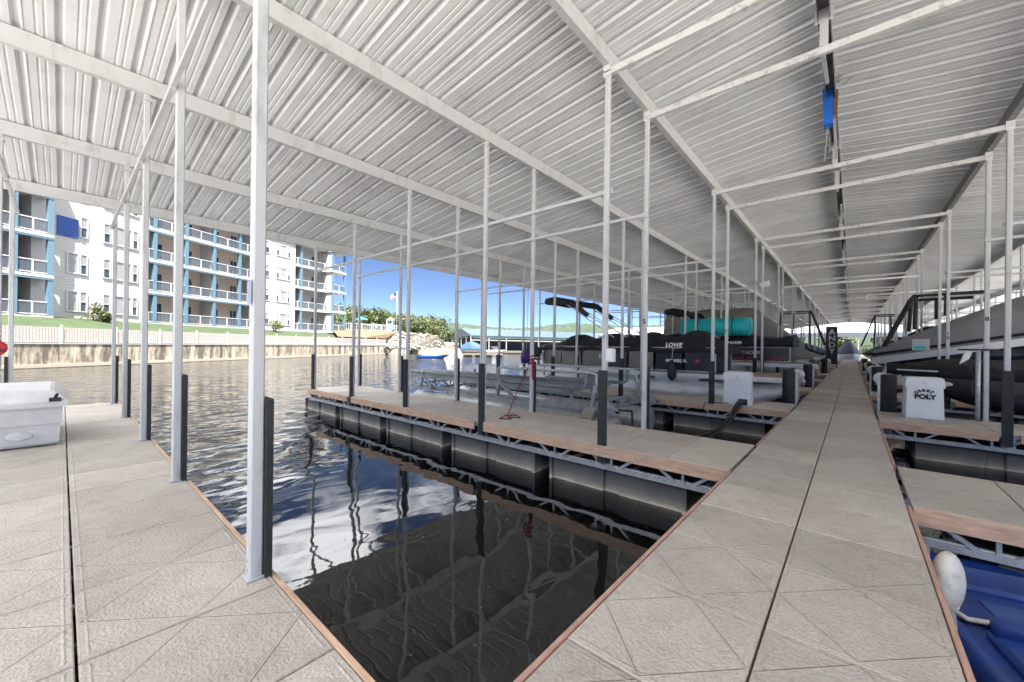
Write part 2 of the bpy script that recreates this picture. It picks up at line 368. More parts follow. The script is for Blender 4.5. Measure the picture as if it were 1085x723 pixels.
ORD = ['first', 'second', 'third', 'fourth', 'fifth', 'sixth', 'seventh', 'eighth', 'ninth', 'tenth', 'eleventh', 'twelfth', 'thirteenth']

# ---------------------------------------------------------------- camera, light
YAW = 41.03; F = 415.0; ROLL = .7; H = 1.6
cam = bpy.data.cameras.new('camera'); co = bpy.data.objects.new('camera', cam); C.objects.link(co); S.camera = co
cam.sensor_width = 36; cam.lens = F/1085*36; cam.clip_start = .05; cam.clip_end = 6000; cam.shift_y = 5.09/1085
co.location = (0, 0, H)
co.rotation_euler = (Matrix.Rotation(R(YAW), 4, 'Z') @ Matrix.Rotation(R(90), 4, 'X') @ Matrix.Rotation(R(ROLL), 4, 'Z')).to_euler()
SY, CY = math.sin(R(YAW)), math.cos(R(YAW))
def bp(u, depth):            # ground position on the bearing of a measured bearing u (photo columns) at a depth in metres
    a = (u-542.5)/F
    return Vector((-SY+CY*a, CY+SY*a))*depth

SUN_DIR = Vector((.86, -.51, 0)).normalized(); ELEV = 64
sd = Vector((SUN_DIR.x*math.cos(R(ELEV)), SUN_DIR.y*math.cos(R(ELEV)), math.sin(R(ELEV))))
sl = bpy.data.lights.new('sun', 'SUN'); sl.energy = 5.0; sl.angle = R(.5); sl.color = (1, .95, .88)
so = bpy.data.objects.new('sun', sl); C.objects.link(so); so.rotation_euler = (-sd).to_track_quat('-Z', 'Y').to_euler()
W = bpy.data.worlds.new('World'); S.world = W; W.use_nodes = True
nt = W.node_tree; bg = nt.nodes['Background']; bg.inputs['Strength'].default_value = .05
sky = nt.nodes.new('ShaderNodeTexSky'); sky.sky_type = 'NISHITA'; sky.sun_disc = False
sky.sun_elevation = R(ELEV); sky.sun_rotation = math.atan2(sd.x, sd.y); sky.air_density = .42; sky.dust_density = .3; sky.ozone_density = .8; sky.altitude = 4000
# fair weather cumulus standing above the clear band of the horizon
tcw = nt.nodes.new('ShaderNodeTexCoord'); sxw = nt.nodes.new('ShaderNodeSeparateXYZ'); nt.links.new(tcw.outputs['Generated'], sxw.inputs[0])
zc = nd(nt, 'ShaderNodeMath', operation='MAXIMUM'); zc.inputs[1].default_value = .12; nt.links.new(sxw.outputs['Z'], zc.inputs[0])
pj = nd(nt, 'ShaderNodeVectorMath', operation='DIVIDE'); nt.links.new(tcw.outputs['Generated'], pj.inputs[0])
cz = nd(nt, 'ShaderNodeCombineXYZ'); [nt.links.new(zc.outputs[0], cz.inputs[i]) for i in range(3)]; nt.links.new(cz.outputs[0], pj.inputs[1])
cn = nd(nt, 'ShaderNodeTexNoise'); cn.inputs['Scale'].default_value = 1.5; cn.inputs['Detail'].default_value = 9; cn.inputs['Roughness'].default_value = .58; nt.links.new(pj.outputs[0], cn.inputs['Vector'])
cr = nd(nt, 'ShaderNodeMapRange'); cr.interpolation_type = 'SMOOTHSTEP'; cr.inputs['From Min'].default_value = .37; cr.inputs['From Max'].default_value = .55; nt.links.new(cn.outputs['Fac'], cr.inputs['Value'])
ce = nd(nt, 'ShaderNodeMapRange'); ce.interpolation_type = 'SMOOTHSTEP'; ce.inputs['From Min'].default_value = .27; ce.inputs['From Max'].default_value = .45; nt.links.new(sxw.outputs['Z'], ce.inputs['Value'])
cm = nd(nt, 'ShaderNodeMath', operation='MULTIPLY'); nt.links.new(cr.outputs[0], cm.inputs[0]); nt.links.new(ce.outputs[0], cm.inputs[1])
mx = nd(nt, 'ShaderNodeMix', data_type='RGBA'); nt.links.new(cm.outputs[0], mx.inputs[0]); nt.links.new(sky.outputs[0], mx.inputs[6]); mx.inputs[7].default_value = (17, 17.2, 17.6, 1)
nt.links.new(mx.outputs[2], bg.inputs[0])
S.view_settings.view_transform = 'Standard'; S.view_settings.look = 'None'; S.view_settings.exposure = 2.6; S.view_settings.gamma = 1
S.render.engine = 'CYCLES'
cy = S.cycles; cy.max_bounces = 14; cy.diffuse_bounces = 11; cy.glossy_bounces = 4; cy.transparent_max_bounces = 8; cy.caustics_reflective = True; cy.caustics_refractive = False
cy.use_denoising = True; cy.sample_clamp_indirect = 6; cy.use_adaptive_sampling = True; cy.adaptive_threshold = .02
try: cy.denoiser = 'OPENIMAGEDENOISE'
except Exception: pass

# ---------------------------------------------------------------- setting: water
WZ = -.78
mb = MB(); mb.quad((-3000, -1500, WZ), (1500, -1500, WZ), (1500, 3500, WZ), (-3000, 3500, WZ))
tag(mb.build('lake_water', 'water'), kind='structure')
# added pale ground behind the camera and along the right, bouncing sun up under the roof
mb = MB(); mb.box(-16, 90, -90, -5, -2, -.02); mb.box(11.5, 90, -5, 140, -2, -.02)
tag(mb.build('bounce_pavement', 'pavement'), kind='structure')

# ---------------------------------------------------------------- marina: fingers, walkway
XC = -.37; WL, WR = -1.205, .465
PER = 6.55; FW = 1.80; NF = 12
def FY(k): return -.78+PER*k-(.06 if k == 0 else 0)            # front (camera side) edge of finger k
POSTX = [2.70, 5.50, 8.28, 11.15, 13.93]  # offsets from the centre line
FLEN = 13.93+.22-.81                    # finger length past the walkway edge

def tiles(mb, x0, x1, y0, y1, nx, ny, z1=0., t=.045, gap=.006, uo=0):
    dx = (x1-x0)/nx; dy = (y1-y0)/ny
    for i in range(nx):
        for j in range(ny):
            a, b = x0+i*dx+gap, x0+(i+1)*dx-gap; c, d = y0+j*dy+gap, y0+(j+1)*dy-gap
            u, v = uo+i, j; k = random.uniform(-.0015, .0015)
            mb.bevbox(a, b, c, d, z1-t, z1+k, .006, [(u+.0, v+.0), (u+.999, v+.0), (u+.999, v+.999), (u+.0, v+.999)])

def truss(mb, p, q, z0, z1, n, w=.05, side=(0, 1, 0)):
    p, q = Vector(p), Vector(q)
    mb.bar(p+Vector((0, 0, z0)), q+Vector((0, 0, z0)), w, w*1.3); mb.bar(p+Vector((0, 0, z1)), q+Vector((0, 0, z1)), w, w)
    for i in range(n):
        a = p.lerp(q, i/n); c = p.lerp(q, (i+.5)/n); e = p.lerp(q, (i+1)/n)
        a1 = a.lerp(c, .12); c0 = a.lerp(c, .84); c1 = c.lerp(e, .16); e0 = c.lerp(e, .88)
        mb.bar(a1+Vector((0, 0, z1)), c0+Vector((0, 0, z0)), w*.8, w*.8, (0, 1, 0)); mb.bar(c1+Vector((0, 0, z0)), e0+Vector((0, 0, z1)), w*.8, w*.8, (0, 1, 0))
        mb.bar(c+Vector((0, 0, z0)), c+Vector((0, 0, z1)), w*.7, w*.7, (0, 1, 0))

# the finger proto runs along -X from x=0 (walkway edge) to x=-FLEN, y from 0 to FW
def make_finger(npost=5):
    FLEN = POSTX[npost-1]+.22-.81; nx = round(FLEN/.835)
    root = empty('finger_dock', (0, 0, 0))
    mb = MB(); tiles(mb, -FLEN, -.006, 0, FW, nx, 2); mb.build('deck', 'deck', root)
    px = [x-.81 for x in POSTX[:npost]]
    stops = [0]+px+[FLEN]
    for y in (0., FW):
        sgn = -1 if y == 0 else 1
        for a, b in ([(0.02, px[1]-.14), (px[1]+.14, px[3]-.14), (px[3]+.14, FLEN)] if npost == 5 else [(0.02, px[0]-.14), (px[0]+.14, px[1]-.14), (px[1]+.14, FLEN)]):
            mb = MB(); mb.bevbox(-b, -a, min(y, y+sgn*.035), max(y, y+sgn*.035), -.175, -.004, .004)
            for xx in [a+.25+i*1.2 for i in range(int((b-a-.3)/1.2)+1)]:
                mb.tube([(-xx, y+sgn*.035, -.05), (-xx, y+sgn*.041, -.05)], .011, 8)
            mb.build('fascia_board', 'fascia', root)
    mb = MB(); mb.box(-FLEN-.036, -FLEN-.003, -.035, FW+.035, -.175, -.006); mb.build('fascia_board', 'fascia', root)
    for y in (.05, FW-.05):
        mb = MB(); truss(mb, (-FLEN+.05, y, 0), (-.05, y, 0), -.355, -.075, round(FLEN/1.12)); mb.build('side_truss', 'galv', root)
    mb = MB()
    for i in range(nx-3):
        x = -.3-i*(FLEN-.5)/(nx-4)
        mb.bar((x, .08, -.33), (x, FW-.08, -.33), .05); mb.bar((x, .08, -.08), (x, FW-.08, -.08), .05)
    for y in (.095, FW-.095):
        for z in (-.33, -.08): mb.bar((-FLEN+.1, y, z), (-.1, y, z), .045)
    for xx in px:
        for y in (.1, FW-.1): mb.box(-xx-.09, -xx+.09, y-.07, y+.07, -.36, -.05)
    mb.build('cross_frame', 'galv', root)
    for i in range(5 if npost == 5 else 3):
        c = -1.75-i*2.72; mb = MB()
        # moulded tub: two humps with a waist between, slight draft
        for x0, x1 in ((c-1.17, c-.11), (c+.11, c+1.17)):
            def ring(z, k): return [(x0+k, .09+k, z), (x1-k, .09+k, z), (x1, .16+k, z), (x1, FW-.16-k, z), (x1-k, FW-.09-k, z), (x0+k, FW-.09-k, z), (x0, FW-.16-k, z), (x0, .16+k, z)]
            mb.loft([ring(-1.05, .10), ring(-.98, .05), ring(-.45, .02), ring(-.40, .05), ring(-.385, .09)], smooth=False)
        mb.box(c-.12, c+.12, .17, FW-.17, -1.0, -.42)
        mb.box(c-1.19, c-1.13, .07, .30, -.85, -.385); mb.box(c+1.13, c+1.19, .07, .30, -.85, -.385)
        mb.build('float', 'float', root)
    return root

proto = make_finger(); proto_short = make_finger(3)
FLAB = {0: 'finger dock with the white dock box on it, at the left of the photo',
        1: 'finger dock with the red rope lying on its pale tiled deck',
        2: 'finger dock in front of the black covered pontoon boat'}
fingers = {}
first = firstr = True
for k in range(NF):
    for side in (-1, 1):
        if side == 1 and k == 0: continue
        sn = 'left' if side < 0 else 'right'
        lab = FLAB.get(k) if side < 0 else ('short looking finger dock beside the blue paddle boat' if k == 1 else 'finger dock carrying the white box lettered POLY' if k == 2 else None)
        if not lab: lab = 'tiled finger dock with brown fascia, %s along the walkway on its %s side' % (ORD[k-1], sn)
        if side < 0: loc, rz = (WL, FY(k), 0), 0
        else: loc, rz = (WR, FY(k)+FW, 0), math.pi
        if first:
            o = proto; o.location = loc; o.rotation_euler.z = rz; tag(o, lab, 'finger dock', 'finger docks branching off the walkway'); first = False
        elif side > 0 and firstr:
            o = proto_short; o.location = loc; o.rotation_euler.z = rz; tag(o, lab, 'finger dock', 'finger docks branching off the walkway'); firstr = False
        else:
            o = dup(proto if side < 0 else proto_short, loc, rz, lab)
        fingers[(k, side)] = o
# the camera's own finger has its box; the others slightly settled
fingers[(2, 1)].rotation_euler.y = R(-.55)

YE = 86.
wk = empty('dock_walkway', (XC, 0, 0), 0, 'long pale tiled main walkway running under the middle of the marina roof', 'walkway')
mb = MB(); ny = int((YE+4)/.83)
tiles(mb, WL-XC+.03, WR-XC-.03, -4, YE, 2, ny, z1=.003, gap=.0065); mb.build('deck', 'deck', wk)
for s_, x in ((-1, WL-XC), (1, WR-XC)):
    mb = MB()
    for k in range(NF+1):
        if s_ < 0 and k == 0: continue
        y0 = -4 if (k == 0 or (s_ < 0 and k == 1)) else FY(k-1)+FW+.04
        if s_ < 0 and k == 1: y0 = FY(0)+FW+.04
        y1 = FY(k)-.04 if k < NF else YE
        mb.bevbox(min(x, x-s_*.03), max(x, x-s_*.03), y0, y1, -.17, .006, .004)
    mb.build('edge_trim', 'trim', wk)
mb = MB()
for x in (WL-XC+.1, WR-XC-.1): truss(mb, (x, -3.8, 0), (x, YE-.2, 0), -.40, -.09, 84)
mb.build('side_truss', 'galv', wk)
for i in range(30):
    y = -2.2+i*2.95
    mb = MB(); mb.bevbox(-.74, .74, y-1.15, y+1.15, -1.05, -.42, .05); mb.build('float', 'float', wk)

# ---------------------------------------------------------------- roof
SL = .11; RY0, RY1 = -2.8, 96.; EAVE = 14.25; EAVER = 10.2
def beam_bottom(off): return 6.2-SL*(off-2.70)
def sheet_z(off): return beam_bottom(off)+.262
roof = empty('marina_roof', (XC, 0, 0), 0, 'white ribbed metal gable roof covering the whole marina dock', 'roof')
# ribbed profile along y
prof = []
y = RY0; i = 0; P = .385
while y < RY1:
    lap = (i % 3 == 0)
    hgt = .046
    prof += [(y, 0), (y+.026, hgt), (y+.074, hgt), (y+.100, 0)]
    if lap: prof += [(y+.104, -.0), (y+.105, -.009), (y+.110, -.009), (y+.111, 0)]
    for q in (.205, .285): prof += [(y+q, 0), (y+q+.012, .008), (y+q+.024, .008), (y+q+.036, 0)]
    y += P; i += 1
for s_ in (-1, 1):
    mb = MB(); segs = [.02, 4.2, 8, EAVER] if s_ > 0 else [.02, 4.2, 9.3, EAVE+.25]
    rings = [[(s_*o, yy, sheet_z(o)+zz) for yy, zz in prof] for o in segs]
    mb.loft(rings, cap=False, closed=False, smooth=False)
    mb.build('roof_sheet', 'roof', roof)
# purlins: C channels along y, at each post row
for s_ in (-1, 1):
    for o in (POSTX if s_ < 0 else POSTX[:3]):
        zb = beam_bottom(o); mb = MB(); x = s_*o
        mb.box(x-.004-s_*.045, x+.004-s_*.045, RY0+.05, RY1-.05, zb, zb+.25)
        a = x-s_*.041; b = x+s_*.05
        mb.box(a, b, RY0+.05, RY1-.05, zb, zb+.006); mb.box(a, b, RY0+.05, RY1-.05, zb+.244, zb+.25)
        mb.box(b-.004, b, RY0+.05, RY1-.05, zb, zb+.03)
        for k in range(-1, NF):
            for oy in (.08, FW-.08):
                yy = FY(k)+oy
                mb.tube([(x-s_*.05, yy, zb+.17), (x-s_*.058, yy, zb+.17)], .016, 8); mb.tube([(x-s_*.05, yy, zb+.05), (x-s_*.058, yy, zb+.05)], .016, 8)
        mb.build('purlin', 'post' if s_ < 0 else 'darksteel' if o < 3 else 'post', roof)
# ridge: two angles back to back with short king posts down to the tie beams
mb = MB(); zr = sheet_z(0)
mb.box(-.075, -.067, RY0, RY1, zr-.24, zr-.03); mb.box(.067, .075, RY0, RY1, zr-.24, zr-.03)
mb.box(-.066, .066, RY0, RY1, zr-.05, zr-.042)
mb.build('ridge_beam', 'darksteel', roof)
for k in range(-1, NF):
    for oy in (.08, FW-.08):
        yy = FY(k)+oy; zt = beam_bottom(2.7)-.10
        mb = MB(); mb.box(-2.7, 2.7, yy-.035, yy+.035, zt-.05, zt+.05)
        for s_ in (-1, 1): mb.box(s_*2.7-.06, s_*2.7+.06, yy-.05, yy-.036, zt-.08, zt+.12)
        mb.build('tie_beam', 'tie', roof)
        mb = MB(); mb.box(-.05, .05, yy-.05, yy+.05, zt+.05, zr-.06); mb.box(-.11, .11, yy-.055, yy-.051, zr-.26, zr-.06); mb.build('king_post', 'post', roof)
# ridge posts run between ties: light angles under the ridge
for k in range(-1, NF):
    mb = MB(); y0 = FY(k)+FW-.08; y1 = FY(k+1)+.08; zt = beam_bottom(2.7)-.04
    mb.bar((-.03, y0, zt+.1), (-.03, y0+1.7, zr-.25), .05, .05); mb.bar((.03, y1, zt+.1), (.03, y1-1.7, zr-.25), .05, .05)
    mb.build('knee_brace', 'post', roof)

# ---------------------------------------------------------------- posts and braces
post_me = {}
def post_proto(i):
    mb = MB(); h = beam_bottom(POSTX[i]); w = .040
    mb.box(-w, w, -w, w, -.36, h-.004, ch=.010)
    mb.box(-.075, .075, -.055, .055, h-.11, h-.09)
    mb.box(-.064, .064, -.060, -w-.002, .006, .016); mb.box(-.064, .064, w+.002, .060, .006, .016)
    mb.box(-.060, -w-.002, -w, w, .006, .014); mb.box(w+.002, .060, -w, w, .006, .014)
    for z in (.07, .13, 1.75, h-.05, h-.16): mb.tube([(.0, -w, z), (.0, -w-.008, z)], .012, 6); mb.tube([(w, 0, z), (w+.008, 0, z)], .012, 6)
    return mb
guard_me = None
def make_posts():
    global guard_me
    gm = MB(); gm.bevbox(-.074, .074, .042, .086, -.28, 1.22, .008)
    for z in (1.08, .62, .16, -.12): gm.tube([(0, .086, z), (0, .093, z)], .015, 8)
    n = 0; posts = {}
    for k in range(0, NF):
        for side in (-1, 1):
            if side == 1 and k == 0: continue
            for r, oy in (('near', .085), ('far', FW-.085)):
                for i in range(5 if side < 0 else 3):
                    if k == 0 and r == 'near' and i < 3: continue
                    x = XC+side*POSTX[i]; y = FY(k)+oy
                    sn = 'left' if side < 0 else 'right'
                    lab = 'white square post, %s out on the %s edge of the %s %s finger dock' % (ORD[i], r, ORD[k], sn)
                    if i not in post_me:
                        o = post_proto(i).build('support_post', 'post'); post_me[i] = o.data
                    else:
                        o = bpy.data.objects.new('support_post', post_me[i]); C.objects.link(o)
                    o.location = (x, y, 0); tag(o, lab, 'post', 'white posts holding up the marina roof')
                    if guard_me is None:
                        g = gm.build('guard', 'guard', o); guard_me = g.data
                    else:
                        g = bpy.data.objects.new('guard', guard_me); C.objects.link(g); g.parent = o
                    if r == 'near': g.rotation_euler.z = math.pi
                    posts[(k, side, r, i)] = o
    return posts
posts = make_posts()
brace_me = {}
for k in range(0, NF):
    for side in (-1, 1):
        if side == 1 and k == 0: continue
        for r, oy in (('near', .085), ('far', FW-.085)):
            if k == 0 and r == 'near': x0, x1 = POSTX[3], POSTX[4]
            else: x0, x1 = POSTX[0], POSTX[4 if side < 0 else 2]
            z = 4.17 if k else 4.5
            lab = 'thin horizontal brace joining the %s edge posts of the %s %s finger dock' % (r, ORD[k], 'left' if side < 0 else 'right')
            if k == 0 and r == 'near': x0 = POSTX[2]
            mb = MB(); mb.box(-x1, -x0, -.022, .022, -.03, .03)
            for o in POSTX:
                if x0-.01 <= o <= x1+.01: mb.box(-o-.06, -o+.06, -.027, .027, -.045, .045)
            off = .072 if r == 'near' else -.072
            if k and side in brace_me: o = bpy.data.objects.new('horizontal_brace', brace_me[side]); C.objects.link(o)
            else:
                o = mb.build('horizontal_brace', 'post')
                if k: brace_me[side] = o.data
            o.location = (XC, FY(k)+oy+off, z)
            if side == 1: o.rotation_euler.z = math.pi
            tag(o, lab, 'brace', 'thin horizontal braces joining the posts')

# numbers on the posts
QN = R(90)
def number(post, s, z, size=.13, dx=0):
    text('number', s, size, 'text_black', post, (dx, -.0420, z), (QN, 0, 0), .0015, bold=.004)
number(posts[(1, -1, 'far', 0)], '5', 2.10)
number(posts[(2, -1, 'far', 0)], '7', 2.15)
number(posts[(2, 1, 'far', 0)], '8', 2.35)
number(posts[(3, 1, 'near', 0)], '1\n0', 2.10, .14)
number(posts[(1, -1, 'near', 0)], '6', 1.75, .10)
#PART2
# ---------------------------------------------------------------- far shore: seawall, fence, lawn, apartment building
def strip(name, m, A, B, kind=None):
    mb = MB()
    for i in range(len(A)-1): mb.quad(A[i], A[i+1], B[i+1], B[i])
    o = mb.build(name, m)
    if kind: o['kind'] = kind
    return o
WP = [Vector(p) for p in ((-36.5, -26), (-43.5, -15), (-52, -2), (-59.4, 9.4), (-80, 43), (-84.5, 51.5))]
WTOP = 1.25
def along(P, d):             # walk a polyline
    for i in range(len(P)-1):
        L = (P[i+1]-P[i]).length
        if d <= L or i == len(P)-2: return P[i].lerp(P[i+1], d/L), (P[i+1]-P[i]).normalized()
        d -= L
TOT = sum((WP[i+1]-WP[i]).length for i in range(len(WP)-1))
def nrm(t): return Vector((t.y, -t.x)) if True else t      # towards the water (+x)
wall = MB(); n = 60
for i in range(n):
    p, t = along(WP, TOT*i/n); q, _ = along(WP, TOT*(i+1)/n); nn = nrm(t)*.35
    wall.quad((p.x, p.y, -2), (q.x, q.y, -2), (q.x, q.y, WTOP), (p.x, p.y, WTOP))
    wall.quad((p.x, p.y, WTOP), (q.x, q.y, WTOP), (q.x-nn.x, q.y-nn.y, WTOP), (p.x-nn.x, p.y-nn.y, WTOP))
e = WP[-1]; wall.quad((e.x, e.y, -2), (e.x-30, e.y+14, -2), (e.x-30, e.y+14, WTOP), (e.x, e.y, WTOP))
sw = empty('seawall', (0, 0, 0), 0, 'stained concrete seawall along the water below the white picket fence', 'wall')
wall.build('wall_face', 'seawall', sw)
led = MB()
for i in range(n):
    p, t = along(WP, TOT*i/n); q, _ = along(WP, TOT*(i+1)/n); nn = nrm(t)
    led.bar((p.x+nn.x*.12, p.y+nn.y*.12, -.62), (q.x+nn.x*.12, q.y+nn.y*.12, -.62), .26, .28)
led.build('waler', 'wood_grey', sw)
cap = MB()
for i in range(n):
    p, t = along(WP, TOT*i/n); q, _ = along(WP, TOT*(i+1)/n); nn = nrm(t)
    cap.bar((p.x-nn.x*.12, p.y-nn.y*.12, WTOP+.06), (q.x-nn.x*.12, q.y-nn.y*.12, WTOP+.06), .36, .11)
cap.build('wall_cap', 'vinyl', sw)
fence = empty('picket_fence', (0, 0, 0), 0, 'white picket fence running along the top of the seawall', 'fence')
pk = MB(); rl = MB(); FT = 2.75; d = 0
while d < TOT-.3:
    p, t = along(WP, d); nn = nrm(t); b = p-nn*.3
    pk.bar((b.x, b.y, WTOP+.16), (b.x, b.y, FT), .115, .03, (nn.x, nn.y, 0)); d += .205
pk.build('pickets', 'vinyl', fence)
for z in (WTOP+.24, FT-.12):
    rl = MB()
    for i in range(n):
        p, t = along(WP, TOT*i/n); q, _ = along(WP, TOT*(i+1)/n); nn = nrm(t)
        rl.bar((p.x-nn.x*.35, p.y-nn.y*.35, z), (q.x-nn.x*.35, q.y-nn.y*.35, z), .06, .14)
    rl.build('rail', 'vinyl', fence)
d = 1.0
while d < TOT:
    p, t = along(WP, d); nn = nrm(t); b = p-nn*.3; m_ = MB()
    m_.bevbox(b.x-.09, b.x+.09, b.y-.09, b.y+.09, WTOP+.1, FT+.22, .05); m_.build('fence_post', 'vinyl', fence); d += 4.3

GZ = 4.2; FH = 4.4
BL = [Vector((-36, -33)), bp(-90, 33.5), bp(55, 42.5), bp(152, 53.3), bp(268, 70), bp(350, 87), bp(372, 93)]
A = []; B = []; nn_ = 24
def poly_at(P, f):
    T = sum((P[i+1]-P[i]).length for i in range(len(P)-1)); return along(P, T*f)[0]
for i in range(nn_+1):
    a = poly_at(WP[:-1]+[WP[-2]+(WP[-1]-WP[-2])*.05], i/nn_); b = poly_at(BL, i/nn_); A.append((a.x-.2, a.y-.1, WTOP)); B.append((b.x-2.2, b.y+1.3, GZ))
mb = MB(); bed = MB()
for i in range(nn_):
    for k in range(8):
        f0, f1 = k/8, (k+1)/8
        e = lambda f: f**.6
        def pt(i, f):
            a, b = Vector(A[i]), Vector(B[i]); p = a.lerp(b, f); p.z = a.z+(b.z-a.z)*e(f); return p
        (bed if k < 3 else mb).quad(pt(i, f0), pt(i+1, f0), pt(i+1, f1), pt(i, f1))
tag(mb.build('lawn', 'lawn'), kind='structure'); tag(bed.build('ground', 'bed'), kind='structure')

class Sec:                     # a stretch of facade: u along it, n outwards, z up
    def __init__(s, xa, da, xb, db):
        s.p, s.q = bp(xa, da), bp(xb, db); s.t = (s.q-s.p).normalized(); s.len = (s.q-s.p).length
        s.n = Vector((s.t.y, -s.t.x))
    def col(s, x):             # distance along the facade for a measured bearing
        r = bp(x, 1.0); det = s.t.x*(-r.y)+s.t.y*r.x
        return (s.p.x*r.y-s.p.y*r.x)/(-(s.t.x*r.y-s.t.y*r.x))
    def w(s, u, n, z): b = s.p+s.t*u+s.n*n; return (b.x, b.y, z)
    def box(s, mb, u0, u1, n0, n1, z0, z1):
        i = len(mb.v)
        for z in (z0, z1):
            for u, n in ((u0, n0), (u1, n0), (u1, n1), (u0, n1)): mb.v.append(s.w(u, n, z))
        for q in ((0, 3, 2, 1), (4, 5, 6, 7), (0, 1, 5, 4), (1, 2, 6, 5), (2, 3, 7, 6), (3, 0, 4, 7)): mb.f.append(tuple(i+k for k in q))
bld = empty('apartment_building', (0, 0, 0), 0, 'long white waterfront apartment building with bright blue balcony frames', 'apartment building')
ZT = GZ+4*FH
def sbox(sec, name, m, *a):
    mb = MB(); sec.box(mb, *a); return mb.build(name, m, bld)
def window(sec, xa, xb, z0, z1, kind):
    u0, u1 = sec.col(xa), sec.col(xb)
    mb = MB(); t = .12
    sec.box(mb, u0, u1, .003, .10, z0, z0+t); sec.box(mb, u0, u1, .003, .10, z1-t, z1); sec.box(mb, u0, u0+t, .003, .10, z0+t, z1-t); sec.box(mb, u1-t, u1, .003, .10, z0+t, z1-t)
    if kind == 'sash': sec.box(mb, u0+t, u1-t, .003, .085, (z0+z1)/2-.06, (z0+z1)/2+.06)
    f = mb.build('window', 'bwhite', bld)
    g = MB(); sec.box(g, u0+t, u1-t, .004, .03, z0+t, z1-t); g.build('pane', 'blind' if kind == 'blind' else 'bglass', f)
    if kind == 'sash':
        g = MB(); sec.box(g, u0+t, u1-t, .031, .05, (z0+z1)/2+.1, z1-t-.05); g.build('blind', 'blind', f)
# B: white siding wall
sB = Sec(57, 43.8, 152, 53.3)
sbox(sB, 'wall', 'siding', -2, sB.len, -6, 0, GZ-1.2, ZT)
for k in range(4):
    z0 = GZ+k*FH+.75; z1 = z0+2.45
    if k != 2: window(sB, 69, 82, z0, z1, 'blind')
    window(sB, 83, 91.5, z0, z1, 'sash')
    window(sB, 107.5, 116, z0, z1, 'sash'); window(sB, 117, 138, z0, z1, 'blind'); window(sB, 138.5, 145, z0, z1, 'sash')
sbox(sB, 'blue_panel', 'bluepanel', sB.col(58.5), sB.col(81), .004, .10, GZ+2*FH+.5, GZ+2*FH+2.7)
def balconies(sec, posts, nfl, depth, wallm, part=True, bluebase=True, slabw=.34):
    L = sec.len
    sbox(sec, 'wall', wallm, 0, L, -depth-3.4, -depth, GZ-1.2, ZT)
    for k in range(nfl+1):
        z = GZ+k*FH
        sbox(sec, 'balcony_slab', 'bwhite', 0, L, -depth+.003, .12, z-.30, z)
        if bluebase and k: sbox(sec, 'slab_trim', 'bblue', 0, L, -.1, .10, z-.52, z-.303)
    us = [sec.col(x) for x in posts]
    for i, u in enumerate(us):
        mb = MB()
        for k in range(nfl): sec.box(mb, u-.22, u+.22, -.36, .06, GZ+k*FH+.003, GZ+(k+1)*FH-.524)
        mb.build('balcony_post', 'bblue', bld)
        if part and i % 2 == 0:
            mb = MB()
            for k in range(nfl): sec.box(mb, u-.10, u+.10, -depth+.004, -.37, GZ+k*FH+.003, GZ+(k+1)*FH-.305)
            mb.build('partition_wall', 'siding', bld)
    bays = [0]+us+[L]
    for k in range(nfl):
        z = GZ+k*FH
        for a, b in zip(bays[:-1], bays[1:]):
            if b-a < .8: continue
            a2, b2 = a+(.23 if a else 0), b-(.23 if b < L else 0)
            mb = MB(); sec.box(mb, a2, b2, -.10, -.02, z+1.42, z+1.52); sec.box(mb, a2, b2, -.09, -.03, z+.14, z+.22)
            m_ = (a2+b2)/2; sec.box(mb, m_-.06, m_+.06, -.10, -.02, z+.02, z+1.415)
            rl = mb.build('balcony_railing', 'bwhite', bld)
            g = MB(); sec.box(g, a2, b2, -.07, -.06, z+.22, z+1.42); g.build('mesh_infill', 'railmesh', rl)
            if b-a > 2:
                dw = min(2.6, (b-a)*.5); m0 = a+(b-a)*.18
                mb = MB(); sec.box(mb, m0, m0+dw, -depth+.002, -depth+.09, z+.05, z+3.1)
                dr = mb.build('sliding_door', 'bwhite', bld)
                g = MB(); sec.box(g, m0+.12, m0+dw/2-.06, -depth+.092, -depth+.11, z+.2, z+2.95); sec.box(g, m0+dw/2+.06, m0+dw-.12, -depth+.092, -depth+.11, z+.2, z+2.95); g.build('pane', 'bglass', dr)
# A: the balcony tower nearest the left edge
sA = Sec(-95, 33.9, 55.5, 42.7)
balconies(sA, [-62, -20, 14, 52.5], 4, 3.4, 'beige_grey')
sbox(sA, 'tower_side', 'siding', sA.len-.12, sA.len, -8, -3.4, GZ-1.2, ZT)
# C: long run of balconies
sC = Sec(152, 53.6, 268, 70.2)
balconies(sC, [163.5, 197, 226.5, 253.5], 4, 2.9, 'beige')
# D: white wall between balcony runs
sD = Sec(268, 70, 312, 78.3)
sbox(sD, 'wall', 'siding', 0, sD.len, -6, 0, GZ-1.2, ZT)
for k in range(4):
    z0 = GZ+k*FH+.8; z1 = z0+2.3
    window(sD, 273.5, 279.2, z0, z1, 'blind'); window(sD, 279.8, 284.5, z0, z1, 'sash')
    window(sD, 291.5, 295, z0, z1, 'sash'); window(sD, 295.4, 303, z0, z1, 'blind'); window(sD, 303.4, 306.6, z0, z1, 'sash')
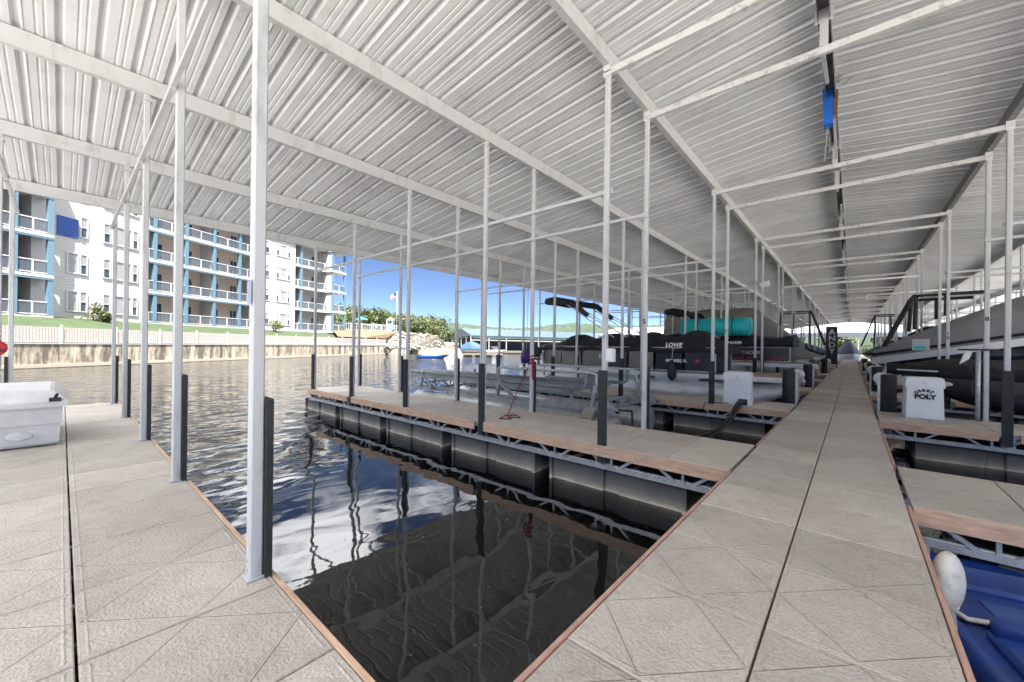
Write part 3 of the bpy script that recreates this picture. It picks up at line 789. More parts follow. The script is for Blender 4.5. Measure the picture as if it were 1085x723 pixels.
# E, F: end balconies
sE = Sec(312, 78.5, 351, 86.5)
balconies(sE, [318.5, 334], 4, 2.6, 'beige_grey', bluebase=False)
sF = Sec(351, 84.5, 366, 88.5)
balconies(sF, [352.4, 365], 4, 3.4, 'beige_grey', bluebase=False)
mb = MB(); sF.box(mb, -.1, sF.len+.3, -9, .7, ZT+.002, ZT+.5); sE.box(mb, 0, sE.len, -9, .6, ZT+.05, ZT+.5); mb.build('roof', 'bwhite', bld)
mb = MB(); sC.box(mb, 0, sC.len, -9, .6, ZT+.01, ZT+.5); sB.box(mb, 0, sB.len, -9, .4, ZT+.02, ZT+.55); sA.box(mb, 0, sA.len, -9, .6, ZT+.03, ZT+.6); sD.box(mb, 0, sD.len, -9, .4, ZT+.04, ZT+.5); mb.build('roof', 'bwhite', bld)
# things on the balconies
def chair(sec, x, k, n, m, lab):
    u = sec.col(x); z = GZ+k*FH+.01; b = sec.w(u, n, z); o = empty('balcony_chair', b, math.atan2(sec.t.y, sec.t.x), lab, 'chair')
    mb = MB(); mb.bevbox(-.4, .4, -.35, .4, .42, .55, .04); mb.build('seat', m, o)
    mb = MB(); mb.loft([[(-.4, .32, .55), (.4, .32, .55), (.4, .42, .55), (-.4, .42, .55)], [(-.34, .44, 1.25), (.34, .44, 1.25), (.34, .52, 1.25), (-.34, .52, 1.25)]]); mb.build('backrest', m, o)
    for x_ in (-.34, .34):
        for y_ in (-.3, .34): mb = MB(); mb.bar((x_, y_, 0), (x_, y_, .42), .06); mb.build('leg', m, o)
chair(sC, 216, 0, -1.0, 'red', 'pinkish red chair on a ground floor balcony of the apartment building')
chair(sA, 28, 1, -1.2, 'gel_blue', 'blue chair on the second floor balcony of the leftmost tower')
mb = MB(); u = sC.col(213); rg = []
for k in range(16):
    a = k*2*math.pi/16; cx = sC.w(u+.42*math.cos(a), -2.72, GZ+FH+2.2+.42*math.sin(a)); rg.append(cx)
mb.tube(rg+[rg[0]], .13, 6, cap=False); tag(mb.build('wreath', 'bark'), 'brown round wreath hung on a beige balcony wall', 'wreath')

# ---------------------------------------------------------------- shrubs and trees
def leaves(mb, c, r, n, s, sq=(1, 1, 1)):
    for _ in range(n):
        while True:
            p = Vector((random.uniform(-1, 1), random.uniform(-1, 1), random.uniform(-1, 1)))
            if .25 < p.length < 1: break
        p = Vector(c)+Vector((p.x*r*sq[0], p.y*r*sq[1], p.z*r*sq[2]))
        a = Vector((random.gauss(0, 1), random.gauss(0, 1), random.gauss(0, 1))).normalized(); b = a.orthogonal().normalized()*s*random.uniform(.6, 1.3); d = a.cross(b)*random.uniform(.5, .9)
        mb.quad(p-b, p-d*.6, p+b, p+d*.6)
def tree(x, y, z, h, r, lab, leaf, nb=13, nl=120, group='trees on the far shore'):
    o = empty('tree', (x, y, z), random.uniform(0, 6), lab, 'tree', group)
    mb = MB(); mb.tube([(0, 0, -.5), (.1, .05, h*.25), (0, .1, h*.55), (.1, 0, h*.85)], [h*.035, h*.028, h*.018, h*.008], 6)
    for k in range(5):
        a = k*1.3; mb.tube([(0, .05, h*(.3+.08*k)), (math.cos(a)*r*.6, math.sin(a)*r*.6, h*(.48+.08*k))], [h*.014, h*.005], 5)
    mb.build('trunk', 'bark', o)
    mb = MB()
    for k in range(nb):
        a = random.uniform(0, 6.28); q = random.uniform(.1, .75)*r; zz = h*random.uniform(.10, .84); rr = r*random.uniform(.38, .6)*(1.15-.4*zz/h)
        leaves(mb, (math.cos(a)*q, math.sin(a)*q, zz), rr, nl, .42*h/8, (1, 1, .8))
    leaves(mb, (0, 0, h*.86), r*.35, nl, .3*h/8)
    mb.build('crown', LEAF[leaf], o)
def bush(b, z, r, h, lab, leaf):
    o = empty('shrub', (b.x, b.y, z), 0, lab, 'shrub', 'shrubs against the apartment building')
    mb = MB()
    for k in range(7): a = k*.9; mb.tube([(0, 0, -.1), (math.cos(a)*r*.5, math.sin(a)*r*.5, h*.6)], [.06, .02], 5)
    mb.build('stems', 'bark', o)
    mb = MB()
    for k in range(9):
        a = random.uniform(0, 6.28); q = random.uniform(0, .7)*r
        leaves(mb, (math.cos(a)*q, math.sin(a)*q, h*random.uniform(.25, .8)), r*.42, 60, .16, (1, 1, .9))
    mb.build('foliage', LEAF[leaf], o)
bush(bp(101, 46.3), GZ-.5, 1.5, 2.5, 'large green shrub beside the white building wall behind the fence', 0)
bush(bp(291, 71.5), GZ-.6, 1.5, 2.2, 'rounded yellowish shrub at the foot of the white wall', 1)
bush(bp(112, 46.5), GZ-.5, .9, 1.3, 'low dark shrub under the windows of the white wall', 2)

# terrace ground behind the end of the seawall
TZ = 4.75
tp = [bp(352, 86.5), bp(372, 91), bp(421, 101)]; tb = [bp(352, 112), bp(372, 122), bp(432, 125)]
strip('terrace', 'pavement', [(p.x, p.y, TZ) for p in tp], [(p.x, p.y, TZ) for p in tb], 'structure')
wpf = [along(WP, TOT*f)[0] for f in (.80, .90, 1.0)]
strip('mulch_bank', 'mulch', [(p.x-.5, p.y-.2, 3.0) for p in wpf], [(p.x, p.y, TZ+.01) for p in tp], 'structure')
e = wpf[-1]; f_ = tp[-1]; 
rail = empty('terrace_railing', (0, 0, 0), 0, 'white railing along the edge of the pool terrace', 'railing')
mb = MB()
for i in range(len(tp)-1):
    a, b = tp[i], tp[i+1]
    mb.bar((a.x, a.y, TZ+1.6), (b.x, b.y, TZ+1.6), .16, .14); mb.bar((a.x, a.y, TZ+.2), (b.x, b.y, TZ+.2), .12)
    L = (b-a).length
    for k in range(int(L/.5)): p = a.lerp(b, (k+.5)*.5/L); mb.bar((p.x, p.y, TZ+.2), (p.x, p.y, TZ+1.6), .07, .05)
mb.build('balusters', 'bwhite', rail)
for i in range(len(tp)-1):
    a, b = tp[i], tp[i+1]; L = (b-a).length
    for k in range(int(L/2.6)+1): p = a.lerp(b, k*2.6/L); mb = MB(); mb.box(p.x-.1, p.x+.1, p.y-.1, p.y+.1, TZ, TZ+1.75); mb.build('railing_post', 'bwhite', rail)
for x, dd, lab in ((383, 98, 'taller turquoise umbrella standing open on the terrace'), (395, 101, 'lower turquoise umbrella nearer the slide on the terrace')):
    p = bp(x, dd); hh = 3.7 if x < 390 else 2.3
    o = empty('umbrella', (p.x, p.y, TZ), 0, lab, 'umbrella', 'umbrellas on the terrace')
    mb = MB(); mb.tube([(0, 0, 0), (0, 0, hh)], .05, 6); mb.build('pole', 'bwhite', o)
    mb = MB(); mb.loft([[(math.cos(a*math.pi/4)*1.6, math.sin(a*math.pi/4)*1.6, hh-.7) for a in range(8)], [(math.cos(a*math.pi/4)*.05, math.sin(a*math.pi/4)*.05, hh) for a in range(8)]], smooth=False); mb.build('canopy', 'umbrella', o)
p = bp(413.5, 102.5); sl_ = empty('pool_slide', (p.x, p.y, TZ), .7, 'pale blue and white slide tower on the terrace', 'slide')
mb = MB()
for sx in (-.7, .7):
    for sy in (-.7, .7): mb.bar((sx, sy, 0), (sx, sy, 3.2), .16)
mb.box(-.8, .8, -.8, .8, 1.8, 1.95); mb.build('frame', 'bwhite', sl_)
mb = MB(); mb.tube([(0, .6, 2.2), (.3, -.8, 2.0), (.9, -2.0, 1.3), (1.6, -2.6, .3)], .35, 8); mb.build('chute', 'umbrella', sl_)
mb = MB(); mb.loft([[(-.9, -.9, 3.2), (.9, -.9, 3.2), (.9, .9, 3.2), (-.9, .9, 3.2)], [(-.05, -.05, 3.9), (.05, -.05, 3.9), (.05, .05, 3.9), (-.05, .05, 3.9)]], smooth=False); mb.build('canopy', 'bwhite', sl_)
p = bp(420, 103); fp = empty('flagpole', (p.x, p.y, TZ), 0, 'tall thin flagpole flying a flag above the terrace trees', 'flagpole')
mb = MB(); mb.tube([(0, 0, 0), (0, 0, 10.6)], [.07, .045], 8); mb.sphere((0, 0, 10.7), .1, 6); mb.build('pole', 'bwhite', fp)
fr = -Vector((CY, SY)) ; fl = MB()
def fpt(s, t): return (fr.x*s*1.7, fr.y*s*1.7+.08*math.sin(s*7), 10.4-t*1.15-.75*s*s)
fcol = {'red': MB(), 'bwhite': MB(), 'panel_navy': MB()}
for r_ in range(7):
    for s_ in range(6):
        a, b = s_/6, (s_+1)/6; t0, t1 = r_/7, (r_+1)/7
        k = 'panel_navy' if (s_ < 3 and r_ < 4) else ('red' if r_ % 2 == 0 else 'bwhite')
        fcol[k].quad(fpt(a, t0), fpt(b, t0), fpt(b, t1), fpt(a, t1))
fo = fcol['bwhite'].build('flag', 'bwhite', fp); fcol['red'].build('stripe', 'red', fo); fcol['panel_navy'].build('canton', 'panel_navy', fo)
e0, t_ = along(WP, TOT-.8); mb = MB()
o = empty('tyre', (e0.x+.25, e0.y, .2), 0, 'dark tyre hung on the pale end of the seawall', 'tyre')
rg = [(0.1+.04*k/12, .75*math.cos(k*2*math.pi/12), .75*math.sin(k*2*math.pi/12)) for k in range(13)]; mb.tube(rg, .22, 8, cap=False); mb.build('tread', 'rubber', o)
mb = MB(); mb.tube([(.1, 0, .7), (-.1, 0, 1.15)], .03, 5); mb.build('rope', 'rope', o)

# far banks and hills
def terrain(name, m, pts_front, pts_back, zf, zb, amp=0):
    mb = MB(); n = len(pts_front)
    for i in range(n-1):
        for k in range(3):
            f = lambda i, k: (pts_front[i].x+(pts_back[i].x-pts_front[i].x)*k/3, pts_front[i].y+(pts_back[i].y-pts_front[i].y)*k/3, (zf[i]+(zb[i]-zf[i])*k/3))
            mb.quad(f(i, k), f(i+1, k), f(i+1, k+1), f(i, k+1))
    tag(mb.build(name, m), kind='structure')
mb = MB(); cols = [400, 412, 424, 436, 448, 460, 472, 486]
def fb(c, k): d0 = 97.5+max(0, c-408)*.27; p = bp(c, d0+(0, 11, 22, 120)[k]); return (p.x, p.y, (-1.3, 1.2, 3.3-(c-418)/66*1.2, 6-(c-418)/66*3)[k])
for a, b_ in zip(cols[:-1], cols[1:]):
    for k in range(3): mb.quad(fb(a, k), fb(b_, k), fb(b_, k+1), fb(a, k+1))
tag(mb.build('far_bank', 'earth'), kind='structure')
e2 = bp(434, 99.5); mb = MB()
lw = [e+(e2-e)*k/4 for k in range(5)]; up = [tp[1].lerp(f_, k/4)-Vector((.3, .1)) for k in range(5)]
for k in range(4):
    mb.quad((lw[k].x-.3, lw[k].y, .55), (lw[k+1].x-.3, lw[k+1].y, .55), (up[k+1].x, up[k+1].y, TZ-.02), (up[k].x, up[k].y, TZ-.02))
mb.quad((lw[4].x-.3, lw[4].y, .55), (lw[4].x-14, lw[4].y+24, -1.2), (f_.x-12, f_.y+24, TZ-.1), (f_.x-.3, f_.y, TZ-.02))
mb.quad((e.x-.4, e.y-.2, -1), (up[0].x, up[0].y, TZ-.02), (wpf[1].x-.6, wpf[1].y, 3), (wpf[1].x-.6, wpf[1].y, -1)); tag(mb.build('bank_side', 'earth'), kind='structure')
mb = MB()
for k in range(4):
    mb.quad((lw[k].x, lw[k].y, -1.5), (lw[k+1].x, lw[k+1].y, -1.5), (lw[k+1].x, lw[k+1].y, .6), (lw[k].x, lw[k].y, .6)); mb.quad((lw[k].x, lw[k].y, .6), (lw[k+1].x, lw[k+1].y, .6), (lw[k+1].x-.6, lw[k+1].y, .6), (lw[k].x-.6, lw[k].y, .6))
tag(mb.build('low_wall', 'seawall'), 'low pale concrete wall at the water past the end of the tall seawall', 'wall')
random.seed(6); RK = MB()
def rock(mb, c, r):
    n0 = len(mb.v)
    for q in [(0, 0, 1), (.9, 0, .3), (.3, .85, .3), (-.7, .5, .3), (-.7, -.5, .3), (.3, -.85, .3), (0, 0, -1)]: mb.v.append((c[0]+q[0]*r*random.uniform(.7, 1.2), c[1]+q[1]*r*random.uniform(.7, 1.2), c[2]+q[2]*r*.7*random.uniform(.7, 1.2)))
    for a in range(5): b = (a+1) % 5; mb.f.append((n0, n0+1+a, n0+1+b)); mb.f.append((n0+6, n0+1+b, n0+1+a))
for i in range(420):
    u, v = random.random()*4, random.random()**.8*.92; k = int(u) if u < 4 else 3; a = lw[k].lerp(lw[k+1], u-k); b = up[k].lerp(up[k+1], u-k); q = a.lerp(b, v)
    rock(RK, (q.x, q.y, .55+(TZ-.55)*v), random.uniform(.25, .6))
for i in range(200):
    v = random.random(); u = random.random(); a = lw[4].lerp(Vector((lw[4].x-14, lw[4].y+24)), u); b = f_.lerp(Vector((f_.x-12, f_.y+24)), u); q = a.lerp(b, v); rock(RK, (q.x, q.y, (.55-1.75*u)*(1-v)+(TZ-.1)*v), random.uniform(.3, .7))

cols = [330, 366, 400, 440, 470]; terrain('wooded_hill', 'earth', [bp(c, 112) for c in cols], [bp(c, 240) for c in cols], [4.4, 4.4, 1.0, -.5, -1.5], [12, 11, 10, 8, 5])
hp = []; random.seed(3)
mb = MB(); cols = list(range(300, 1010, 3)); rings = []
for c in cols:
    dd = 620-.2*abs(c-700); a = bp(c, dd); b = bp(c, dd+160); h0 = 37+4*math.sin(c*.021)+2.5*math.sin(c*.053+1)+random.uniform(-1.5, 1.5)+(8 if c > 850 else 0)
    m_ = a.lerp(b, .35)
    rings.append([(a.x, a.y, -2), (a.x, a.y, 5+random.uniform(-1, 1)), (m_.x, m_.y, h0), (b.x, b.y, h0+1), (b.x+20, b.y+60, -2)])
mb.loft(rings, cap=False, closed=False); tag(mb.build('far_hills', 'hillgreen'), kind='structure')
random.seed(21)
TL = [(372, 104, 8.5), (384, 106, 7.8), (396, 108, 8.2), (408, 112, 7.6), (420, 114, 7.2), (432, 116, 6.6), (442, 120, 6.2), (453, 124, 6.4), (462, 128, 5.6), (358, 118, 10), (371, 122, 9), (377, 116, 9.5), (388, 122, 8.5), (398, 126, 8.8), (407, 120, 8.2), (417, 128, 8.4), (427, 124, 7.8), (436, 130, 8.0), (446, 132, 7.6), (455, 128, 8.2), (464, 134, 7.6), (450, 142, 8), (410, 140, 9.5), (430, 145, 9.2), (475, 150, 5.5), (486, 158, 4.6), (366, 130, 11), (393, 136, 9.6)]
TW = ['bushy olive tree', 'broad yellow green tree', 'dense dark green tree', 'tall leafy tree', 'rounded mid green tree']
for i, (x, dd, hh) in enumerate(TL):
    p = bp(x, dd); nx = sorted(t[0] for t in TL).index(x)
    tree(p.x, p.y, 3.2 if dd < 140 else 2.5, hh*1.02, 5.2 if hh > 6 else 4.4, '%s on the far bank, %s tree from the apartment building' % (TW[i % 5], (ORD+['fourteenth', 'fifteenth', 'sixteenth', 'seventeenth', 'eighteenth', 'nineteenth', 'twentieth', 'twenty-first', 'twenty-second', 'twenty-third', 'twenty-fourth', 'twenty-fifth', 'twenty-sixth', 'twenty-seventh', 'twenty-eighth'])[nx]), i % 3)
# riprap: loose rocks nobody could count
random.seed(5); mb = RK
for i in range(1300):
    c = random.uniform(424, 490); f = random.random()**.9; dd = 98+max(0, c-408)*.27+f*22; p = bp(c, dd); z = -1.1+f*4.5-(c-418)/66*1.3*f; rock(mb, (p.x, p.y, z), random.uniform(.35, .95))
tag(mb.build('riprap_rocks', 'rock'), kind='stuff')

# far covered docks
def far_dock(xa, da, xb, db, ez, rise, lab, gable=True, npost=14, dep=16):
    s = Sec(xa, da, xb, db); o = empty('covered_dock', (0, 0, 0), 0, lab, 'covered dock', 'covered docks across the water')
    def P(u, n, z): return s.w(u, -n, z)
    mb = MB(); L = s.len
    for a, b in (((0, ez), (dep/2, ez+rise)), ((dep/2, ez+rise), (dep, ez))):
        mb.quad(P(0, a[0], a[1]), P(L, a[0], a[1]), P(L, b[0], b[1]), P(0, b[0], b[1])); mb.quad(P(0, a[0], a[1]-.15), P(0, b[0], b[1]-.15), P(L, b[0], b[1]-.15), P(L, a[0], a[1]-.15))
    mb.quad(P(0, -.02, ez-.5), P(L, -.02, ez-.5), P(L, -.02, ez), P(0, -.02, ez)); mb.build('roof', 'dockroof', o)
    if gable:
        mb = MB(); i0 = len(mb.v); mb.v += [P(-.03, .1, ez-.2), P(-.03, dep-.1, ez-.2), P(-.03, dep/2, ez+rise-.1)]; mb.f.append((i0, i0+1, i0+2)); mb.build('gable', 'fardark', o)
    if gable:
        for n_ in (4, 8, 12, 15.8): mb = MB(); s.box(mb, .05, .25, -n_-.12, -n_+.12, .002, ez+.2); mb.build('post', 'vinyl', o)
    mb = MB(); s.box(mb, 0, L, -dep, 0, -.6, 0.); mb.build('deck', 'far_deck', o)
    mb = MB(); s.box(mb, 0.5, L-.5, -dep*.7, -dep*.68, 0.003, ez-.6); mb.build('inside_shade', 'fardark', o)  # dark sheet standing in for the shade under the dock roof
    for k in range(npost+1):
        u = L*k/npost; mb = MB(); s.box(mb, u-.12, u+.12, -.3, -.05, 0.002, ez-.003); mb.build('post', 'vinyl', o)
    mb = MB(); s.box(mb, 0, L, -.04, -.01, ez-1.5, ez-1.25); mb.build('brace', 'vinyl', o)
far_dock(499, 118, 742, 173, 4.6, 2.4, 'long covered dock with pale blue roof and gable end across the water', npost=18)
far_dock(428, 158, 486, 152, 4.8, 1.6, 'smaller covered dock with blue roof behind the rocks', gable=False, npost=8)

# ---------------------------------------------------------------- boats
def hull_rings(L, beam, zk, zg, dead=.45, n=15, flare=1.0, stern=.92, sheer=None):
    # t = 0 stern .. 1 bow, x from -L to 0
    rings = []
    for k in range(n):
        t = k/(n-1); x = -L+L*t
        b = beam/2*(stern+(1-stern)*min(1, t*2.5))*(1-max(0, (t-.45)/.55)**2.3)+.015
        g = sheer(t) if sheer else zg+.10*zg*t*t
        kz = zk+(g-zk)*max(0, (t-.55)/.45)**2.2*.97
        cz = kz+(g-kz)*(dead*.6+.25*max(0, t-.5)); cb = b*(.86-.25*max(0, t-.4))
        rings.append([(x, -b, g), (x, -(b+cb)/2*1.01, (g*.45+cz*.55)), (x, -cb, cz), (x, 0, kz), (x, cb, cz), (x, (b+cb)/2*1.01, (g*.45+cz*.55)), (x, b, g)])
    return rings
def build_hull(o, m, L, beam, zk, zg, **kw):
    rr = hull_rings(L, beam, zk, zg, **kw); mb = MB(); mb.loft(rr, cap=True, closed=True); return mb.build('hull', m, o), rr
def cover_mesh(x0, x1, half, zlow, ridge, n=28, mm=9, lip=.0, seed=0, belly=.75, sk=.15):
    rnd = random.Random(seed); rings = []
    for k in range(n):
        t = k/(n-1); x = x0+(x1-x0)*t; b = half(t); zl = zlow(t); zr = ridge(t); ring = [(x, -b-.01, zl-sk)]
        for j in range(mm):
            s_ = -1+2*j/(mm-1); w = abs(s_)
            z = zl+(zr-zl)*(1-w**(1/belly*1.6))+rnd.uniform(-.022, .022)
            ring.append((x, b*s_, z))
        ring.append((x, b+.01, zl-sk)); rings.append(ring)
    return rings
def add_cover(o, m, *a, name='cover', cap=True, **kw):
    mb = MB(); mb.loft(cover_mesh(*a, **kw), cap=cap, closed=cap); return mb.build(name, m, o)
def bump_ridge(base, amp, poles, sag=1.0):
    def f(t):
        d = min(abs(t-p) for p in poles); return base+amp*max(0, 1-d*sag*6)**1.3
    return f

def pontoon(name, lab, X0, Yn, L, beam, panelf, coverm, covr, group, deckz=.62, railx=(-2.6, None)):
    o = empty(name, (X0, Yn, 0), 0, lab, 'pontoon boat', group)
    r = .48
    for yy in (r, beam-r):
        mb = MB(); zc = -.05; pts = []; rd = []; N = 40
        rings = []
        for x, rr, dz in [(-L+.2, .3, -.05), (-L+.3, r, 0)]+[(-L+.3+(L-2.1)*i/18, r*(1.0 if i % 6 else 1.012), 0) for i in range(1, 19)]+[(-1.4, r*.94, .03), (-1.0, r*.80, .09), (-.6, r*.58, .19), (-.3, r*.36, .30), (-.1, r*.16, .40)]:
            rings.append([(x, yy+rr*math.cos(a*2*math.pi/18), zc+dz+rr*math.sin(a*2*math.pi/18)) for a in range(18)])
        mb.loft(rings); mb.tube([(-L+.4, yy, zc-r-.01), (-1.5, yy, zc-r-.01)], .025, 5)
        for i in range(3): mb.box(-L+1+i*2.4, -L+2.6+i*2.4, yy-.16, yy+.16, zc+r-.06, deckz-.16)
        mb.build('pontoon_tube', 'alu', o)
    # deck with rounded bow corners
    def plan(g, k): 
        pts = [(-L+.1, g), (-.7, g)]+[(-.7+.62*math.sin(a*math.pi/10), g+.62-.62*math.cos(a*math.pi/10)) for a in range(1, 6)]
        pts += [(x, beam-y) for x, y in reversed(pts)]
        return pts
    mb = MB(); pl = plan(0, 0); mb.loft([[(x, y, deckz-.16) for x, y in pl], [(x, y, deckz) for x, y in pl]], smooth=False); mb.build('deck', 'gel_white', o)
    mb = MB(); pl2 = [(min(x, -.02)*1, y) for x, y in pl]; mb.loft([[(x*1.004+.03, (y-beam/2)*1.02+beam/2, deckz-.10) for x, y in pl], [(x*1.004+.03, (y-beam/2)*1.02+beam/2, deckz-.04) for x, y in pl]], smooth=False); mb.build('rub_rail', 'alu', o)
    mb = MB(); pl3 = [(x-.06 if x > -L+1 else x+.05, beam/2+(y-beam/2)*.95) for x, y in pl]; mb.loft([[(x, y, deckz+.004) for x, y in pl3], [(x, y, deckz+.016) for x, y in pl3]], smooth=False); mb.build('deck_carpet', 'carpet', o)
    x1 = railx[0]; x0 = -L+.5; zb, zt = deckz+.05, deckz+.92
    segs = panelf(x0, x1)
    for side, yy in ((0, .10), (1, beam-.10)):
        for a, b, m in segs:
            mb = MB(); mb.box(a+.05, b-.05, yy-.012, yy+.012, zb+.05, zt-.10); mb.build('rail_panel', m, o)
            mb = MB(); mb.bar((a, yy, zb), (a, yy, zt), .04); mb.bar((a, yy, zb+.02), (b, yy, zb+.02), .04); mb.bar((a, yy, zt-.1), (b, yy, zt-.1), .035); mb.bar((b, yy, zb), (b, yy, zt), .04)
            mb.bar((a, yy, zt), (b, yy, zt), .04); mb.build('rail_frame', 'post', o)
    mb = MB(); mb.box(x1-.012, x1+.012, .2, beam-.2, zb+.05, zt-.1); mb.build('bow_gate', segs[-1][2], o)
    return o, (x0, x1, zb, zt)

def bimini(o, x, z0, y0, y1, hgt, run, m='black_canvas'):
    path = [(x, y0, z0+.55*hgt), (x-run*.35, y0+.02, z0+.90*hgt), (x-run*.75, y0+.05, z0+hgt), (x-run, y0+.25, z0+hgt*.99), (x-run*1.04, (y0+y1)/2, z0+hgt*1.02), (x-run, y1-.25, z0+hgt*.99), (x-run*.75, y1-.05, z0+hgt), (x-run*.35, y1-.02, z0+.90*hgt), (x, y1, z0+.55*hgt)]
    mb = MB(); mb.tube(path, [.10, .14, .16, .17, .17, .17, .16, .14, .10], 10); mb.build('folded_bimini', m, o)
    for yy in (y0, y1):
        mb = MB(); mb.tube([(x-run*.55, yy, z0+hgt*.93), (x+run*.55, yy, z0)], .022, 6); mb.tube([(x-run*.35, yy, z0+hgt*.9), (x+run*.8, yy, z0)], .022, 6); mb.tube([(x, yy, z0+.55*hgt), (x+run*.75, yy, z0+.05)], .022, 6); mb.build('bimini_strut', 'alu', o)

# boat in the second slip on the left
Lo = 10.2
def lowe_panels(x0, x1):
    n = 7; w = (x1-x0)/n; ms = ['panel_bronze', 'panel_bronze', 'panel_bronze', 'panel_dark', 'panel_bronze', 'panel_navy', 'panel_navy']
    return [(x0+i*w, x0+(i+1)*w, ms[i]) for i in range(n)]
low, (x0, x1, zb, zt) = pontoon('pontoon_boat', 'pontoon boat under a black cover lettered LOWE, tan bow deck showing', -1.42, 14.9, Lo, 2.55, lowe_panels, 'black_canvas', None, 'boats in the covered slips', deckz=.68, railx=(-2.2, None))
ridge = lambda t: 1.93+.16*t+.22*abs(math.cos(t*math.pi*4.6+.35))**2.6*(1-.6*(t > .93))-.40*max(0, (t-.88)/.12)-.35*max(0, 1-t*7)
lcv = add_cover(low, 'black_canvas', x0-.1, x1+.35, lambda t: 1.22, lambda t: zt-.02+.03*math.sin(t*23), ridge, n=64, mm=11, seed=2, belly=.55, sk=.16)
lcv.location = (0, 1.275, 0)
for xx in (-9.6, -7.7, -5.8, -2.6):
    mb = MB(); mb.tube([(xx, .035, 1.62), (xx+.02, .05, 1.35), (xx, .085, .98)], .012, 5); mb.build('tie_strap', 'rubber', low)
text('lettering', 'LOWE', .21, 'text_white', low, (-3.6, -.015, 1.70), (QN, 0, 0), .004, shear=.25, bold=.008)
text('lettering', 'LOWE', .22, 'text_white', low, (-6.40, .060, 1.22), (QN, 0, 0), .004, shear=.25, bold=.006)
text('registration', 'MO 8082 FL', .15, 'text_white', low, (-3.52, .060, 1.12), (QN, 0, 0), .003, bold=.005)
mb = MB(); mb.tube([(-2.78, .08, 1.12), (-2.78, .07, 1.12)], .07, 10); mb.build('red_sticker', 'red', low)
bimini(low, -7.3, 2.0, .1, 2.4, 1.75, 2.3)
# boat in the third slip
def trk_panels(x0, x1):
    n = 5; w = (x1-x0)/n
    return [(x0+i*w, x0+(i+1)*w, 'panel_dark') for i in range(n)]
trk, (x0, x1, zb, zt) = pontoon('pontoon_boat', 'pontoon boat with black rail panels, red stripe and a black cover lettered TRACKER', -1.36, 21.2, 10.0, 2.55, trk_panels, 'black_canvas', None, 'boats in the covered slips', deckz=.95, railx=(-.75, None))
tcv = add_cover(trk, 'black_canvas', x0-.1, x1+.12, lambda t: 1.24, lambda t: zt+.10, lambda t: 2.25+.12*math.sin(t*19), n=40, mm=9, seed=5, belly=.5, sk=.28)
tcv.location = (0, 1.275, 0)
for yy in (.075,): mb = MB(); mb.box(x0+.1, x1-.05, yy-.012, yy+.008, 1.13, 1.20); mb.build('stripe', 'redstripe', trk); mb = MB(); mb.box(x0+.1, x1-.05, yy-.012, yy+.008, 1.66, 1.70); mb.build('stripe', 'bwhite', trk)
text('lettering', 'TRACKER', .17, 'text_white', trk, (-3.0, -.008, 1.88), (QN, 0, 0), .004, shear=.2, bold=.008)
text('lettering', 'TRACKER', .19, 'bwhite', trk, (-2.3, .074, 1.42), (QN, 0, 0), .004, shear=.2, bold=.01)
bimini(trk, -4.55, 2.1, .1, 2.4, 1.45, 1.7)
# rolled turquoise float on top of it
tf = empty('rolled_float_mat', (0, 0, 0), 0, 'rolled turquoise float mat strapped above the covered pontoon boats', 'float mat')
mb = MB(); pts = [(-6.75+i*.31, 21.35+.02*math.sin(i), 2.66+.012*math.sin(i*1.7)) for i in range(11)]; mb.tube(pts, [.43]+[.44+.012*math.sin(i*2.3) for i in range(9)]+[.43], 22); mb.build('roll', 'teal', tf)
mb = MB(); sp = []
for i in range(46): a = i*.42; r = .40*(1-i/50); sp.append((-3.645, 21.35+r*math.cos(a), 2.66+r*math.sin(a)))
mb.tube(sp, .012, 4); mb.build('roll_end', 'teal', tf)
for x in (-5.9, -4.35):
    mb = MB(); mb.tube([(x, 21.35+.458*math.cos(a*math.pi/9), 2.66+.458*math.sin(a*math.pi/9)) for a in range(19)], .022, 5, cap=False); mb.bar((x, 20.93, 2.85), (x, 20.75, 4.17), .05, .012); mb.build('strap', 'rubber', tf)

# generic covered boats
def covered_boat(name, lab, X0, Yc, rz, L, beam, zk, zg, hullm, covm, ridge, stripe=None, cat='boat', seed=0, arch=None, x1=-.25, coverlow=.02, belly=.8, band=None, sheer=None, sk=.12):
    o = empty(name, (X0, Yc, 0), rz, lab, cat, 'boats in the covered slips')
    h, rr = build_hull(o, hullm, L, beam, zk, zg, sheer=sheer)
    # bow at x = 0; the cover follows the sheer
    def half(t):
        f = t*(len(rr)-1); i = min(int(f), len(rr)-2); return (rr[i][6][1]*(1-(f-i))+rr[i+1][6][1]*(f-i))+.03
    def zl(t):
        f = t*(len(rr)-1); i = min(int(f), len(rr)-2); return rr[i][6][2]*(1-(f-i))+rr[i+1][6][2]*(f-i)+coverlow
    add_cover(o, covm, -L-.02, -.02, half, zl, lambda t: max(zl(t)+.03, ridge(t)), n=44, mm=13, seed=seed, belly=belly, sk=sk)
    if band:
        mb = MB()
        for s_ in (0, 6):
            sg = -1 if s_ == 0 else 1
            top = [Vector(r[s_]) for r in rr]
            for i in range(len(rr)-1):
                a, b = top[i], top[i+1]; off = Vector((0, sg*.025, 0)); dn = Vector((0, -sg*.01, -band))
                mb.quad(a+off+Vector((0, 0, -.06)), b+off+Vector((0, 0, -.06)), b+off+dn+Vector((0, 0, -.06)), a+off+dn+Vector((0, 0, -.06)))
                mb.quad(a+off+Vector((0, 0, -.06)), b+off+Vector((0, 0, -.06)), b+Vector((0, 0, -.055)), a+Vector((0, 0, -.055)))
        mb.build('gunwale_band', 'gel_white', o)
    if stripe:
        pass
    return o, rr
def tower(o, pts_list, r=.05, m='guard'):
    for pts in pts_list:
        mb = MB(); mb.tube(pts, r, 6, smooth=False); mb.build('tower_frame', m, o)
